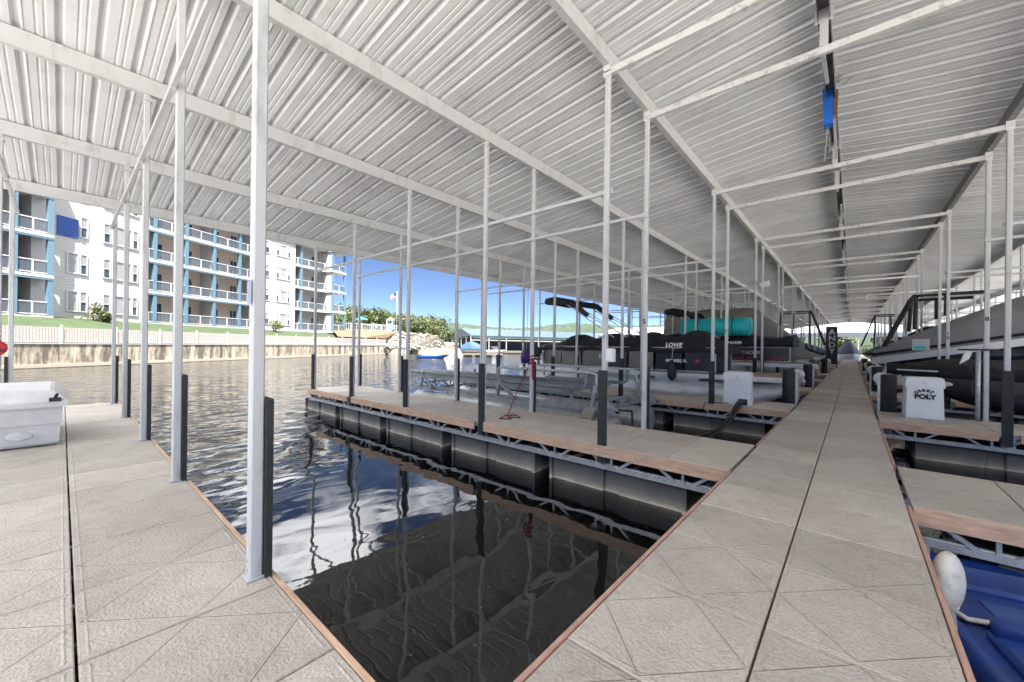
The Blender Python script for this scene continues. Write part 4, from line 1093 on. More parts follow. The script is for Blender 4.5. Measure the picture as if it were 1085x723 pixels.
# right, second slip: dark bass boat under its cover (bow points to the walkway)
bass, rr = covered_boat('bass_boat', 'low black fishing boat under a dark cover behind the white POLY box', .72, 15.55, math.pi, 6.6, 2.3, .0, 1.08, 'gel_grey', 'black_canvas', lambda t: 1.16+.34*min(1, (1-t)*2.2)**.7+.05*math.sin(t*17), seed=11, belly=1.15, sk=.26)
mb = MB(); mb.loft([[(-1.55+.16*math.cos(a*math.pi/8), 0, .06*math.sin(a*math.pi/8)) for a in range(16)], [(-1.55+.15*math.cos(a*math.pi/8), .02, .05*math.sin(a*math.pi/8)) for a in range(16)]]); pl_ = mb.build('oval_badge', 'alu', bass); pl_.location = (.42, .70, .80); pl_.rotation_euler = (R(-16), 0, R(-27))
mb = MB(); mb.box(-1.1, -.25, .0, .03, .965, 1.0); q = mb.build('trim_strip', 'alu', bass); q.location = (-.02, .12, .09); q.rotation_euler.z = R(-33)
# right, third slip: big cruiser with grey cover and black tower frame
cru, rr = covered_boat('cruiser_boat', 'large boat with a grey canvas cover, white gunwale band and black hull, on the right', .62, 22.4, math.pi, 10.5, 3.3, -.2, 1.62, 'gel_black', 'grey_canvas', lambda t: 1.55+2.3*min(1, (1-t)/.42)**.9, seed=4, belly=.9, band=.30, sheer=lambda t: 1.38+.95*min(1, (1-t)/.42))
tower(cru, [[(-.35, y, 1.75), (-1.15, y*1.2, 3.70), (-2.9, y*1.3, 3.72)] for y in (-.75, .75)]+[[(-1.15, -.9, 3.70), (-1.15, .9, 3.70)]]+[[(-1.2, y, 3.68), (-1.15, y*1.2, 2.4)] for y in (-.85, .85)]+[[(-1.95, y, 3.70), (-1.95, y, 2.9)] for y in (-1.1, 1.1)], r=.07)
mb = MB(); cr2 = [Vector((r[6][0], r[6][1]+.03, r[6][2]+.03)) for r in rr[4:]]; mb.tube(cr2, .06, 6); mb.build('cover_piping', 'black_canvas', cru)
# further boats; only bows and covers show between the posts
LBOATS = [
 (4, -1, 'tan_canvas', 'gel_white', 'large boat under a tan cover, fourth boat along on the left', 4.25, .9, 3.0, .35),
 (5, -1, 'grey_canvas', 'gel_grey', 'boat with a grey cover and black tower frame, fifth on the left', 3.1, .95, 2.7, .55),
 (6, -1, 'black_canvas', 'gel_white', 'black covered boat deep in the left row before the lettered panel', 3.0, 1.0, 2.7, .5),
 (8, -1, 'bluegrey_canvas', 'gel_white', 'blue grey covered boat far down the left row', 3.2, 1.0, 2.7, .5),
 (9, -1, 'tan_canvas', 'gel_black', 'tan covered boat with black hull far down the left row', 3.0, 1.0, 2.7, .5),
 (4, 1, 'grey_canvas', 'gel_grey', 'grey covered runabout past the big cruiser on the right', 1.9, .95, 2.4, .6),
 (5, 1, 'black_canvas', 'gel_black', 'black covered boat behind the grey runabout on the right', 2.9, 1.1, 2.7, .5),
 (6, 1, 'black_canvas', 'gel_white', 'tall black covered boat farther down the right row', 3.4, 1.1, 2.8, .4),
 (7, 1, 'grey_canvas', 'gel_white', 'light grey covered boat far down the right row', 3.2, 1.0, 2.7, .5),
 (9, 1, 'bluegrey_canvas', 'gel_white', 'blue grey covered boat near the far end of the right row', 3.4, 1.0, 2.7, .5),
]
for i, (k, sd_, cm, hm, lab, zr, zg, bm, rr_) in enumerate(LBOATS):
    yc = FY(k)+FW+2.3
    o, _ = covered_boat('covered_boat', lab, (-1.75 if sd_ < 0 else .75), yc, 0 if sd_ < 0 else math.pi, 8.6 if sd_ < 0 else 8.0, bm, -.35, zg+.1, hm, cm, (lambda zr, rr_: lambda t: 1.2+(zr-1.2)*min(1, (1-t)/rr_)**.9+.05*math.sin(t*25))(zr, rr_), seed=30+i, belly=.9, band=.2 if hm != 'gel_white' else None)
    if (k, sd_) in ((5, -1), (6, 1)):
        tower(o, [[(.25, y, 1.9), (-.55, y, 4.35), (-2.4, y, 4.35)] for y in (-.9, .9)]+[[(-.55, -.9, 4.35), (-.55, .9, 4.35)], [(-.6, -.9, 4.35), (-.55, -.9, 1.9)], [(-1.5, -.9, 4.35), (-1.6, -.9, 2.6)], [(-2.3, -.9, 4.35), (-2.4, -.9, 2.8)]], r=.06)
# dark lettered panel beside the walkway
sg = empty('sign_panel', (-1.36, 43.5, .05), 0, 'tall black panel with white letters stacked vertically beside the walkway', 'sign')
mb = MB(); mb.bevbox(-.42, .38, -.05, .05, .30, 3.55, .01); mb.build('board', 'panel_dark', sg)
for i, ch in enumerate('ANDY'): text('letter', ch, .62, 'text_white', sg, (.0, -.054, 3.05-i*.55), (QN, 0, 0), .004, bold=.01)
for x in (-.36, .32): mb = MB(); mb.box(x-.04, x+.04, -.03, .03, -.25, .30); mb.build('leg', 'darksteel', sg)
# end of the walkway: tarped boat and a neighbouring dock roof
endb, _ = covered_boat('covered_boat', 'boat under a pale blue grey tarp moored across the far end of the walkway', .9, 95, R(-78), 7, 3.4, -.9, 1.0, 'gel_white', 'bluegrey_canvas', lambda t: 1.2+2.5*max(0, 1-abs(t-.5)*1.7)+.12*math.sin(t*30), seed=50, belly=1.3)
endb.location = (.1, 90.5, -.1)
far_end = Sec(800, 80, 990, 80)
nd_ = empty('covered_dock', (0, 0, 0), 0, 'neighbouring dock with a pale metal roof beyond the end of the walkway', 'covered dock', 'covered docks across the water')
mb = MB(); mb.quad((-60, 110, 5.3), (40, 110, 5.3), (40, 121, 7.9), (-60, 121, 7.9)); mb.build('roof', 'farmetal', nd_)
mb = MB(); mb.box(-60, 40, 109.9, 110, 4.4, 5.32); mb.build('fascia', 'fardark', nd_)
mb = MB(); mb.box(-60, 40, 109.8, 122, -.6, -.05); mb.build('deck', 'wood_grey', nd_)
for k in range(24): mb = MB(); mb.box(-58+k*4.2, -57.85+k*4.2, 110.05, 110.2, -.05, 4.5); mb.build('post', 'vinyl', nd_)
random.seed(77)
for i in range(9):
    tree(-38+i*12+random.uniform(-3, 3), 150+random.uniform(-6, 10), -.5, 9+random.uniform(-2, 3), 5, 'leafy tree beyond the end of the docks, %s along the shore there' % ORD[i], i % 3, group='trees beyond the end of the docks')
mb = MB(); mb.box(-160, 120, 142, 260, -2, -.3); tag(mb.build('end_shore', 'earth'), kind='structure')

# small motorboat out on the water and the little pier
p = bp(460, 70); mbt = empty('motorboat', (p.x, p.y, WZ+.02), R(YAW+8), 'small blue motorboat with a tan cover out on the open water', 'boat')
build_hull(mbt, 'gel_blue', 5.6, 2.1, -.25, .62); mbt.children[0].location.x = 2.8
rrx = hull_rings(5.6, 2.0, -.2, .66); mb = MB(); mb.loft(cover_mesh(-5.5, -.5, lambda t: 1.0-.4*t*t, lambda t: .66, lambda t: 1.35+.3*math.sin(t*3), n=20, mm=9, seed=8)); cc = mb.build('cover', 'far_tan', mbt); cc.location.x = 2.8
mb = MB(); mb.box(-3.15, -2.85, -.2, .2, -.1, .9); mb.build('outboard_motor', 'rubber', mbt)
p = bp(513, 84); pier = empty('floating_pier', (p.x, p.y, WZ), R(YAW), 'low floating swim platform on the open water', 'platform')
mb = MB(); mb.bevbox(-4.2, 4.0, -2, 2, .35, .6, .03); mb.build('deck', 'far_tan', pier)
for x in (-3.4, -1.2, 1.0, 3.2): mb = MB(); mb.bevbox(x-.6, x+.6, -1.8, 1.8, -.3, .34, .05); mb.build('float', 'guard', pier)
p = bp(500, 85.5); b2, _ = covered_boat('covered_boat', 'small boat with a bright blue peaked cover on the floating platform', p.x, p.y, R(YAW-12), 5.0, 2.2, .1, .9, 'far_hull', 'blue_canvas', lambda t: 1.0+1.75*max(0, 1-abs(t-.45)*1.7)**.6, seed=61, belly=.8)
b2.location = (p.x+2.6*CY, p.y+2.6*SY, WZ+.6); b2['group'] = 'boats out on the water'
for i, (x, dd, lab) in enumerate([(596, 121, 'white runabout tied outside the far blue roofed dock'), (536, 119, 'white cruiser moored in front of the far dock gable'), (617, 120, 'low white boat right of the runabout at the far dock')]):
    p = bp(x, dd); o = empty('moored_boat', (p.x, p.y, WZ), R(YAW+(20 if i else -10)), lab, 'boat', 'boats out on the water')
    build_hull(o, 'far_hull', 6.5, 2.4, -.3, 1.0); mb = MB(); mb.loft([[(-4.6, -.8, 1.0), (-2.2, -.7, 1.0), (-2.2, .7, 1.0), (-4.6, .8, 1.0)], [(-4.5, -.6, 1.9), (-3.0, -.5, 1.9), (-3.0, .5, 1.9), (-4.5, .6, 1.9)]], smooth=False); mb.build('cabin', 'bglass', o)
    mb = MB(); mb.box(-4.7, -2.8, -.75, .75, 1.905, 2.0); mb.build('hardtop', 'far_hull', o)

# ---------------------------------------------------------------- boat lift in the first slip on the left
lift = empty('boat_lift', (0, 0, 0), 0, 'empty aluminium boat lift with long dark bunks in the first left slip', 'boat lift')
for yy in (9.0, 11.2):
    mb = MB(); rings = []
    for x, r in ((-12.6, .2), (-12.5, .40), (-4.5, .40), (-4.4, .36), (-4.38, .2)): rings.append([(x, yy+r*math.cos(a*math.pi/10), -.52+r*math.sin(a*math.pi/10)) for a in range(20)])
    mb.loft(rings); mb.build('float_tank', 'lift_alu', lift)
    for x in ((-5.0,) if yy < 10 else ()):
        mb = MB(); pr_ = []
        ar = [[(x+dx, yy+.54*math.cos(a*math.pi/10), -.55+.66*math.sin(a*math.pi/10)) for a in range(11)] for dx in (-.16, .16)]
        ai = [[(x+dx, yy+.44*math.cos(a*math.pi/10), -.52+.47*math.sin(a*math.pi/10)) for a in range(11)] for dx in (-.16, .16)]
        mb.loft([ar[0]+ai[0][::-1], ar[1]+ai[1][::-1]], smooth=False); mb.build('tank_saddle', 'wood_grey', lift)
    mb = MB(); mb.bar((-12.4, yy, .02), (-4.3, yy, .02), .09, .13); mb.build('main_beam', 'lift_alu', lift)
for x in (-12, -4.8): mb = MB(); truss(mb, (x, 8.8, 0), (x, 11.4, 0), .0, .22, 3, .05); mb.build('cross_truss', 'lift_alu', lift)
for yy in (9.35, 10.55):
    mb = MB(); mb.bevbox(-13.4, -5.4, yy-.10, yy+.10, .46, .56, .02); mb.build('bunk', 'pad', lift)
    mb = MB(); mb.bar((-13.2, yy, .38), (-5.6, yy, .38), .08, .15)
    for x in (-12, -9.6, -7.2, -5.9): mb.bar((x, yy, .1), (x, yy, .38), .08)
    mb.build('bunk_beam', 'lift_alu', lift)
for yy in (8.85, 11.5):
    for x in (-12.2, -8.3, -5.0):
        mb = MB(); mb.bar((x, yy, 0), (x+.12, yy, .62), .09); mb.bar((x+.75, yy, 0), (x+.12, yy, .48), .07); mb.bar((x, yy, .02), (x+.75, yy, .02), .07); mb.build('leg_brace', 'lift_alu', lift)
for yy in (9.0, 11.45):
    mb = MB(); mb.tube([(-8.4, yy, .56), (-8.4, yy, .88), (-8.3, yy, .93), (-5.1, yy, .93), (-4.95, yy, .88), (-4.95, yy, .5)], .035, 8); mb.build('guide_rail', 'post', lift)
    mb = MB(); mb.tube([(-8.3, yy-.03, .50), (-5.4, yy-.03, .50), (-5.25, yy-.03, .56), (-5.22, yy-.03, .90)], .055, 8); mb.build('padded_rail', 'pad', lift)
for yy in (9.6, 10.3): mb = MB(); mb.tube([(-14.2, yy, .50), (-8, yy, .50)], .06, 8); mb.build('padded_rail', 'pad', lift)
mb = MB(); mb.tube([(-4.4, 9.0, .05), (-3.9, 8.8, .1), (-3.7, 8.4, -.3), (-3.8, 8.2, -.85)], .03, 8); mb.build('air_hose', 'hose', lift)
# white float tank, chair
tk = empty('float_tank', (-10.2, 14.5, 0), 0, 'boxy white float tank in the water behind the boat lift', 'float tank')
mb = MB(); mb.bevbox(-1.65, 1.65, -.28, .28, -1.0, .50, .06); mb.build('tank', 'gel_white', tk)
mb = MB(); mb.bevbox(-1.72, 1.72, -.34, .34, .503, .66, .06); mb.build('lid', 'gel_white', tk)
ch = empty('folding_chair', (-11.2, 14.52, .663), R(20), 'dark folding seat with pale frame standing on the white float tank', 'chair')
mb = MB(); mb.loft([[(-.25, -.22, .30), (.25, -.22, .30), (.25, .22, .32), (-.25, .22, .32)], [(-.25, -.22, .36), (.25, -.22, .36), (.25, .22, .38), (-.25, .22, .38)]], smooth=False); mb.build('seat', 'rubber', ch)
mb = MB(); mb.sphere((0, .24, .66), .27, 8, (1, .35, 1)); mb.build('backrest', 'rubber', ch)
for x in (-.24, .24): mb = MB(); mb.bar((x, -.22, 0), (x, .24, .60), .035); mb.bar((x, .22, 0), (x, -.2, .34), .035); mb.build('leg', 'bwhite', ch)

# ---------------------------------------------------------------- things on and by the docks
# dock box on the near left finger
db = empty('dock_box', (-10.2, -.40, .003), 0, 'big white fibreglass dock box with oval badge on the left finger dock', 'dock box')
mb = MB()
def dring(z, hx, hy): return [(-hx, -hy, z), (hx, -hy, z), (hx, hy, z), (-hx, hy, z)]
mb.loft([dring(.02, 1.02, .37), dring(.06, 1.05, .385), dring(.335, 1.075, .395), dring(.34, 1.095, .41), dring(.60, 1.11, .42)], smooth=False); mb.build('body', 'boxwhite', db)
mb = MB(); mb.loft([dring(.602, 1.17, .47), dring(.68, 1.17, .47), dring(.70, 1.15, .455), dring(.82, .98, .33), dring(.845, .9, .28)], smooth=False); mb.build('lid', 'boxwhite', db)
mb = MB(); mb.tube([(1.078, 0-.05, .16), (1.088, -.05, .16)], .001, 4)
mb = MB(); mb.loft([[(1.062, .13*math.cos(a*math.pi/10), .19+.06*math.sin(a*math.pi/10)) for a in range(20)], [(1.085, .12*math.cos(a*math.pi/10), .19+.052*math.sin(a*math.pi/10)) for a in range(20)]]); mb.build('oval_badge', 'alu', db)
mb = MB(); mb.bevbox(1.10, 1.19, .28, .40, .68, .735, .008); mb.tube([(1.14, .34, .73), (1.2, .36, .79)], .02, 6); mb.build('latch', 'guard', db)
# red reel on the left post
p = posts[(0, -1, 'near', 3)]
rd = empty('hose_reel', (p.location.x+.12, p.location.y-.02, 1.45), 0, 'round red reel fixed to the leftmost post by the dock box', 'reel')
mb = MB(); mb.tube([(-.06, 0, 0), (-.05, 0, 0), (.06, 0, 0), (.07, 0, 0)], [.07, .14, .14, .12], 20); mb.build('drum', 'red', rd)
for a in (90, 210, 330): mb = MB(); mb.bar((.072, 0, 0), (.072, .12*math.cos(R(a)), .12*math.sin(R(a))), .03, .02); mb.build('spoke', 'rubber', rd)
mb = MB(); mb.box(-.07, -.0, -.05, .05, -.5, -.12); mb.build('bracket', 'bwhite', rd)

def lift_box(name, x, y, rz, lab, w=.62, h=.93, printed=False, small=False):
    o = empty(name, (x, y, .003), rz, lab, 'lift control box', 'white lift control boxes on the finger docks')
    mb = MB(); d = .46
    def r_(z, k): return [(-w/2-k, -d/2-k, z), (w/2+k, -d/2-k, z), (w/2+k, d/2+k, z), (-w/2-k, d/2+k, z)]
    mb.loft([r_(0, .018), r_(.02, .018), r_(h*.78, .0), r_(h*.785, -.01)], smooth=False); mb.build('body', 'white_plastic', o)
    mb = MB(); mb.loft([r_(h*.76, .03), r_(h*.80, .03), r_(h*.965, .012), r_(h, -.03)], smooth=False); mb.build('lid', 'white_plastic', o)
    if not small:
        mb = MB(); mb.tube([(.0, -d/2-.030, h*.86), (.0, -d/2-.05, h*.86)], .03, 12); mb.build('latch', 'offwhite', o)
    return o, d
lb, d = lift_box('lift_control_box', -2.50, 12.9, R(3), 'white plastic lift box with raised lettering and a black hose, left finger', printed=True, w=.66)
t = text('raised_lettering', 'POLY', .20, 'white_plastic', lb, (0, -d/2-.018, .50), (R(90-2.7), 0, 0), .010, bold=.006)
mb = MB()
for k in range(5): mb.bar((-.16+.08*k, -d/2-.008, .615), (-.13+.065*k, -d/2-.006, .68), .035, .025)
mb.build('raised_emblem', 'white_plastic', lb)
mb = MB(); mb.bevbox(.03, .26, -d/2-.045, -d/2-.02, .0, .17, .01); mb.build('hose_opening', 'rubber', lb)
hs = [(.14, -.22, .10), (.12, -.5, .16), (.06, -.72, .05), (-.05, -.95, -.25), (-.25, -1.5, -.55), (-.7, -2.2, -.72), (-1.3, -2.8, -.79), (-1.8, -3.1, -.9)]
mb = MB(); mb.tube(hs, .04, 10); mb.tube([(.2, -.22, .10), (.19, -.5, .14), (.14, -.74, .02), (.02, -1.0, -.3), (-.2, -1.6, -.6), (-.6, -2.3, -.80)], .035, 10); mb.build('hose', 'hose', lb)
mb = MB(); mb.tube([(-.2, -.24, .02), (-.5, -.35, .02), (-.75, -.62, .02), (-.8, -.68, -.2)], .012, 6); mb.build('cable', 'hose', lb)
pb, d = lift_box('lift_control_box', 1.27, 13.55, R(4), 'white plastic lift box printed with black POLY lettering and arched emblem', printed=True, w=.60, h=.97)
mb = MB(); mb.box(-.21, .21, -d/2-.019, -d/2-.013, .44, .70); st = mb.build('label_sheet', 'bwhite', pb); st.rotation_euler.x = R(-1.5)
text('lettering', 'POLY', .145, 'text_black', pb, (0, -d/2-.030, .515), (R(88), 0, 0), .002, bold=.008)
mb = MB()
for row, (n_, rad, hh) in enumerate(((5, .19, .03), (5, .145, .03))):
    for k in range(n_):
        a = R(38+k*104/(n_-1)); a2 = a+R(17)
        q0, q1 = (rad*math.cos(a), .555+rad*.68*math.sin(a)), (rad*math.cos(a2), .555+rad*.68*math.sin(a2))
        mb.bar((q0[0], -d/2-.024, q0[1]), (q1[0], -d/2-.024, q1[1]), .006, .026, (0, 0, 1))
mb.build('emblem', 'text_black', pb)
text('small_lettering', 'HYDRO', .05, 'text_black', pb, (0, -d/2-.027, .612), (R(88), 0, 0), .002, bold=.003) if False else None
lift_box('lift_control_box', 1.55, 26.6, R(4), 'white lift box with a dark badge, next past the big cruiser on the right', small=True)
o, d = lift_box('lift_control_box', 1.35, 33.1, R(4), 'grey white lift box farther down the right side, behind its twin', small=True)
lift_box('lift_control_box', -2.0, 26.0, R(4), 'plain white lift box past the two pontoon boats on the left', small=True)
for bx in (C.objects['lift_control_box.002'], C.objects['lift_control_box.003']):
    mb = MB()
    for a in range(6): mb.bar((.12*math.cos(a), -.262, .52+.12*math.sin(a)), (-.1*math.cos(a+1), -.262, .5-.1*math.sin(a)), .006, .03)
    mb.build('dark_badge', 'text_black', bx)

# black corner rollers and white winches at the mouth of the slips
def roller():
    o = empty('corner_bumper', (0, 0, 0), 0, 'x', 'bumper post', 'black corner bumpers at the slips')
    mb = MB(); mb.loft([[(r*math.cos(a*math.pi/14), r*math.sin(a*math.pi/14), z) for a in range(28)] for z, r in ((-.35, .14), (-.34, .16), (.93, .16), (.96, .145), (.962, .09))], smooth=True); mb.build('bumper_tube', 'guard', o)
    mb = MB(); mb.bevbox(.165, .215, -.03, .03, -.3, .9, .01); mb.build('bracket', 'galv', o)
    return o
def winch():
    o = empty('lift_winch', (0, 0, 0), 0, 'x', 'winch', 'white lift winches by the walkway')
    mb = MB(); mb.box(-.035, .035, -.035, .035, -.05, .66); mb.build('stand', 'post', o)
    mb = MB(); mb.tube([(0, -.16, .80), (0, -.14, .80), (0, .10, .80), (0, .12, .80)], [.12, .17, .17, .12], 18); mb.build('motor_housing', 'offwhite', o)
    mb = MB(); mb.tube([(0, -.17, .80), (.0, -.20, .80)], .07, 12); mb.tube([(.1, -.16, .74), (.16, -.17, .6), (.12, -.12, .45)], .05, 8); mb.build('drive_hub', 'alu_dull', o)
    mb = MB(); mb.bevbox(-.11, .11, -.1, .1, .62, .68, .01); mb.build('mount_plate', 'galv', o)
    return o
ro, wi = roller(), winch()
fr_ = True
for k in range(2, 9):
    for sd_ in (-1, 1):
        if (sd_ < 0 and k not in (2, 3, 5)) or (sd_ > 0 and k not in (2, 3, 4, 6)): continue
        sn = 'left' if sd_ < 0 else 'right'
        l1 = 'black cylindrical bumper where the %s %s finger dock meets the walkway' % (ORD[k], sn); l2 = 'white winch on a short stand past the %s %s finger dock' % (ORD[k], sn)
        x = WL-.24 if sd_ < 0 else WR+.26; y = FY(k)+FW+.26
        xw = WL-.10 if sd_ < 0 else WR+.02; 
        a = ro if fr_ else dup(ro, (0, 0, 0)); b = wi if fr_ else dup(wi, (0, 0, 0)); fr_ = False
        a.location = (x, y, 0); a['label'] = l1; a.rotation_euler.z = 0 if sd_ < 0 else math.pi
        b.location = (xw-.12*(-sd_)*-1 if False else xw+(.0), y+.62, 0); b['label'] = l2
        b.location.x = WL-.10 if sd_ < 0 else WR+.15; b.location.y = y+.95

# fender, bag, ropes, outlet, lamp, conduits, blue bundle
def fender(x, y, z, r, L, m, lab, name='fender'):
    o = empty(name, (x, y, z), 0, lab, 'fender')
    mb = MB(); mb.loft([[(q*math.cos(a*math.pi/8), q*math.sin(a*math.pi/8), zz) for a in range(16)] for zz, q in ((0, .02), (.02, .05), (.10, r*.8), (.18, r), (L-.16, r), (L-.06, r*.75), (L, .05), (L+.05, .035))]); mb.build('body', m, o)
    mb = MB(); mb.tube([(0, 0, L+.03), (.02, .03, L+.5)], .012, 6); mb.build('line', 'rope', o); return o
fender(-5.03, 14.78, .38, .15, .72, 'rubber', 'black fender hanging on the side of the LOWE pontoon boat')
bg_ = empty('hanging_bag', (-10.0, 12.36, .9), 0, 'purple bag hanging from a post in front of the pontoon boat', 'bag')
mb = MB(); mb.loft([[(-.19, -.08, 0), (.19, -.08, 0), (.19, .08, 0), (-.19, .08, 0)], [(-.20, -.1, .25), (.20, -.1, .25), (.20, .1, .25), (-.20, .1, .25)], [(-.15, -.07, .5), (.15, -.07, .5), (.15, .07, .5), (-.15, .07, .5)], [(-.05, -.03, .58), (.05, -.03, .58), (.05, .03, .58), (-.05, .03, .58)]]); mb.build('bag', 'purple', bg_)
mb = MB(); mb.tube([(0, 0, .57), (.04, 0, .8), (.0, .1, 3.26)], .01, 5); mb.build('cord', 'rope', bg_)
p = posts[(1, -1, 'far', 1)].location
rr_o = empty('red_rope', (p.x, p.y, 0), 0, 'red rope wrapped on a post and trailing over the pale dock', 'rope')
mb = MB()
pts = [(.075*math.cos(a*.9), .075*math.sin(a*.9), 1.12+a*.012) for a in range(24)]; mb.tube(pts, .018, 6); mb.tube([(.07, -.06, 1.3), (.12, -.1, 1.1), (.11, -.09, .9), (.13, -.10, .8)], .03, 6); mb.build('wrapped_end', 'rope_red', rr_o)
mb = MB(); mb.tube([(-.06, -.05, 1.12), (-.25, -.2, .55), (-.35, -.4, .05), (-.1, -.75, .02), (.15, -1.0, .02), (.35, -.85, .02), (.1, -.65, .02), (-.05, -.9, .02), (.1, -1.25, .02), (.32, -1.1, .02), (.15, -.95, .025)], .011, 6); mb.build('loose_end', 'rope_red', rr_o)
p = posts[(1, -1, 'near', 0)].location
ob = empty('outlet_box', (p.x+.13, p.y-.02, 1.36), 0, 'grey white electrical outlet box fixed on a dock post', 'outlet box')
mb = MB(); mb.bevbox(-.08, .045, -.05, .05, 0, .22, .02); mb.build('box', 'offwhite', ob)
mb = MB(); mb.bevbox(-.065, .030, -.065, -.051, .03, .19, .004); mb.build('cover', 'white_plastic', ob)
p = posts[(0, -1, 'far', 0)].location
pl_ = MB(); pl_.box(-.04, .04, -.0515, -.0475, 1.86, 2.02); o = pl_.build('sticker', 'galv', posts[(0, -1, 'far', 0)])
# right post: bracket and galvanised conduit
p = posts[(2, 1, 'far', 0)].location
bk = empty('post_bracket', (p.x, p.y-.06, 0), 0, 'dark bracket and pale hoist arm on the post numbered 8', 'bracket')
mb = MB(); mb.box(-.45, .16, -.03, .02, 1.62, 1.66); mb.build('arm', 'guard', bk)
mb = MB(); mb.loft([[(-.42, -.06, 1.30), (-.28, -.06, 1.42), (-.28, .04, 1.42), (-.42, .04, 1.30)], [(-.34, -.06, 1.60), (-.22, -.06, 1.61), (-.22, .04, 1.61), (-.34, .04, 1.60)]], smooth=False); mb.build('hoist_cover', 'offwhite', bk)
mb = MB(); mb.tube([(-.13, .0, 0), (-.13, 0, 1.6)], .04, 8); mb.build('conduit', 'galv', bk)
mb = MB(); mb.tube([(-.24, -.03, 1.55), (-.26, -.05, 1.2), (-.20, -.04, 1.0), (-.25, -.05, .8), (-.21, -.03, .55)], .012, 5); mb.build('cable', 'guard', bk)
# small notice on a post further back
p = posts[(3, 1, 'far', 0)].location
nt_ = empty('notice_board', (1.85, 20.36, 1.62), 0, 'small white notice with a green band on posts by the cruiser bow', 'sign')
mb = MB(); mb.bevbox(-.22, .22, -.015, .015, 0, .40, .004); mb.build('board', 'bwhite', nt_)
mb = MB(); mb.box(-.17, .12, -.02, -.016, .05, .15); mb.build('green_band', 'teal', nt_)
# security lamp
lp = empty('lamp', (-2.92, 18.9, 4.30), 0, 'small white floodlight bracketed to a post above the boats', 'lamp')
mb = MB(); mb.tube([(-.18, 0, .05), (0, 0, .12), (.12, -.02, .1)], .03, 8); mb.build('arm', 'post', lp)
for x in (.10, .26): mb = MB(); mb.tube([(x, -.02, .09), (x+.02, -.07, .0), (x+.03, -.16, -.10)], [.05, .08, .11], 12); mb.build('lamp_head', 'lamp', lp)
# conduits across the walkway
for i, (y, z, x0_, x1_, lab) in enumerate(((26.4, 5.05, -3.0, 2.3, 'white conduit pipe crossing above the walkway, nearer of two'), (32.6, 5.0, .6, 4.2, 'short white conduit pipe on the right, farther of two'))):
    mb = MB(); mb.tube([(x0_, y, z-.35), (x0_+.02, y, z-.05), (x0_+.2, y, z), (x1_, y, z+.08)], .045, 8); tag(mb.build('conduit_pipe', 'lamp'), lab, 'pipe')
# blue bundle on the ridge
bb = empty('blue_bundle', (-.42, 9.95, 5.9), 0, 'bright blue box bundle hanging from the roof ridge', 'bundle'); bb.scale = (.8, .8, .8); bb.location.z = 6.05
mb = MB(); mb.loft([[(-.10, -.16, .86), (.10, -.16, .86), (.08, .16, .86), (-.10, .16, .86)], [(-.07, -.14, -.02), (.11, -.14, -.02), (.09, .14, -.02), (-.07, .14, -.02)]], smooth=False); mb.build('blue_box', 'blue_plastic', bb)
mb = MB(); mb.loft([[(.105, -.10, .82), (.20, -.10, .78), (.20, .12, .78), (.105, .12, .82)], [(.11, -.1, .15), (.18, -.1, .22), (.18, .12, .22), (.11, .12, .15)]], smooth=False); mb.build('rust_plate', 'rust', bb)
mb = MB(); mb.tube([(-.02, -.1, .86), (0, -.08, 1.0), (.06, 0, 1.08)], .04, 6); mb.build('hanger', 'guard', bb)
mb = MB(); mb.tube([(.0, -.02, -.02), (-.05, -.02, -.9)], .008, 4); mb.build('string', 'rope', bb)
mb = MB(); random.seed(9)
for k in range(60): a = Vector((random.gauss(0, .08), random.gauss(0, .08), random.gauss(0, .06))); b = a+Vector((random.gauss(0, .08), random.gauss(0, .08), random.gauss(0, .05))); mb.bar(a, b, .008)
o = mb.build('bird_nest', 'wood_grey'); o.location = (-.26, 9.6, 7.0-.18); tag(o, 'ragged grey bird nest wedged at the roof ridge above the blue bundle', 'nest')

# blue paddle boat, white fender and line at lower right
kb = empty('paddle_boat', (1.05, 4.95, WZ), R(12), 'bright blue plastic paddle boat floating beside the walkway', 'paddle boat')
def kring(z, k, y0=-1.55, y1=1.0): return [(-.62-k*0+k, y0+k, z), (.75-k, y0+k, z), (.85-k, y0+.3, z), (.85-k, y1-.35, z), (.7-k, y1-k, z), (-.5+k, y1-k, z), (-.62+k, y1-.3, z), (-.62+k, y0+.3, z)]
mb = MB()
def kr2(z, k):
    pts = []
    for cx, cy, a0 in ((.85-.28, 1.0-.28, 0), (-.62+.28, 1.0-.28, 90), (-.62+.28, -1.55+.28, 180), (.85-.28, -1.55+.28, 270)):
        for q in range(6): a = R(a0+q*18); pts.append((cx+(.28-k)*math.cos(a), cy+(.28-k)*math.sin(a), z))
    return pts
mb.loft([kr2(-.1, .14), kr2(.04, .05), kr2(.18, .0), (kr2(.26, .0)), kr2(.31, .025), kr2(.335, .07), kr2(.325, .11), kr2(.30, .15)]); mb.build('hull', 'kayak', kb)
mb = MB(); mb.bevbox(-.40, .64, -1.3, -.45, .302, .36, .03); mb.build('seat', 'kayak', kb)
mb = MB(); mb.loft([[(-.38, -.52, .35), (.60, -.52, .35), (.60, -.38, .35), (-.38, -.38, .35)], [(-.34, -.46, .46), (.56, -.46, .46), (.56, -.40, .46), (-.34, -.40, .46)]]); mb.build('seat_rib', 'kayak', kb)
for x in (-.22, .25):
    mb = MB(); mb.bevbox(x, x+.26, -.22, .12, .303, .312, .004); mb.build('foot_well', 'gel_blue', kb)
mb = MB(); mb.bevbox(-.40, .62, .28, .72, .303, .35, .03); mb.build('bow_hatch', 'kayak', kb)
mb = MB(); mb.tube([(-.5, -.30, .315), (.0, -.285, .318), (.74, -.27, .315)], .014, 6); mb.build('seam', 'rubber', kb)
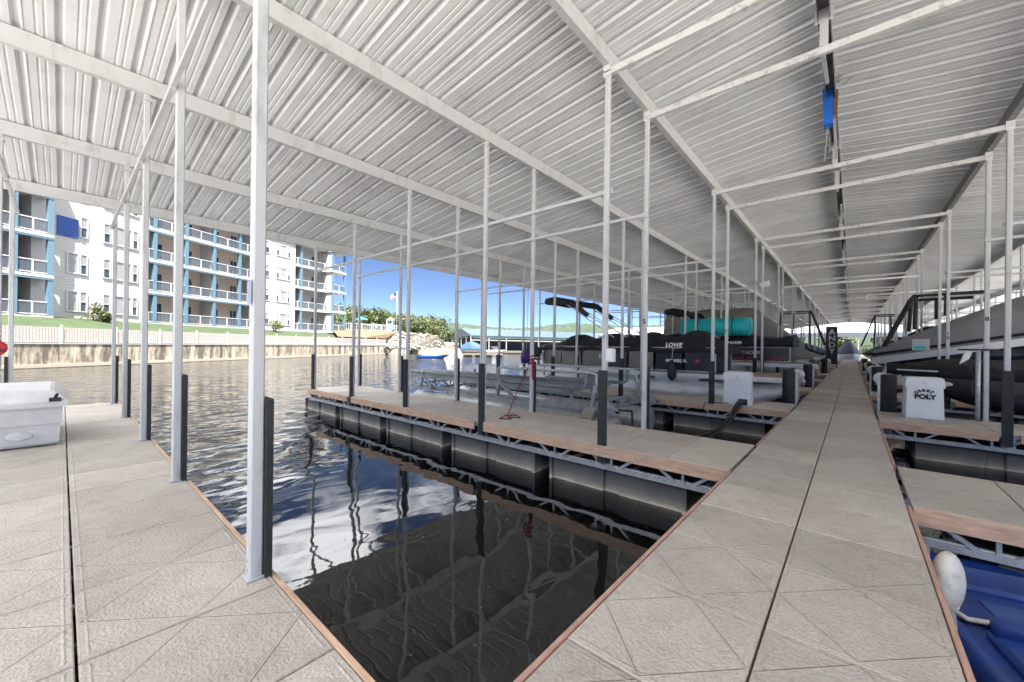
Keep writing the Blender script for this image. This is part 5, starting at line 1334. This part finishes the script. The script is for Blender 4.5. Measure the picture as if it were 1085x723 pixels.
for x, y in ((-.45, .85), (.68, .85), (-.45, -1.4), (.68, -1.4)): mb = MB(); mb.tube([(x, y, .318), (x, y, .335)], .022, 8); mb.build('bolt', 'alu', kb)
wf = empty('buoy_fender', (.56, 4.78, -.46), R(-15), 'white stained buoy fender squeezed against the walkway edge', 'fender')
mb = MB(); mb.sphere((.04, .02, .17), .24, 14, (.42, .80, 1)); mb.tube([(.05, -.02, .02), (.05, -.03, -.06)], [.07, .05], 10); mb.build('body', 'fender_white', wf)
mb = MB(); mb.sphere((-.02, .12, .28), .12, 8, (.6, .8, .9)); mb.build('stain_collar', 'rust', wf) if False else None
mb = MB(); mb.tube([(.05, -.03, -.04), (.06, -.12, -.15), (.03, -.22, -.2)], .022, 6); mb.build('tail_line', 'rope', wf)
rp = empty('mooring_line', (.55, 4.6, -.40), 0, 'pale mooring line stretched over the blue paddle boat', 'rope')
mb = MB(); mb.tube([(.0, -.05, .03), (.12, -.12, -.01), (.35, -.08, .02), (.6, .0, .03), (.75, .04, .05)], .017, 6); mb.sphere((.74, .04, .06), .05, 6, (1.3, .8, .7)); mb.tube([(.72, .04, .06), (.9, .12, .05)], .02, 6); mb.tube([(.74, .02, .06), (.86, -.12, .02)], .018, 6); mb.build('line', 'rope', rp)
for i, (y, lab) in enumerate(((4.1, 'grey rubber bumper roll on the walkway edge, nearer the camera'), (5.35, 'grey rubber bumper roll on the walkway edge by the next finger dock'))):
    mb = MB(); mb.tube([(.51, y-.16, -.34), (.515, y-.14, -.27), (.52, y, -.24), (.515, y+.14, -.27), (.51, y+.16, -.34)], [.02, .035, .04, .035, .02], 10); tag(mb.build('edge_bumper', 'pad'), lab, 'bumper')

random.seed(31); mb = MB()
for i in range(420):
    x, y = random.uniform(-11, -1.4), random.uniform(1.1, 7.4); a = random.uniform(0, 6.28); r = random.uniform(.004, .014)*(2.2 if random.random() < .06 else 1)
    mb.quad(*[(x+r*math.cos(a+k*1.57)*(1 if k % 2 else .5), y+r*math.sin(a+k*1.57)*(1 if k % 2 else .5), WZ+.005) for k in range(4)])
tag(mb.build('floating_debris', 'wood_grey'), kind='stuff')
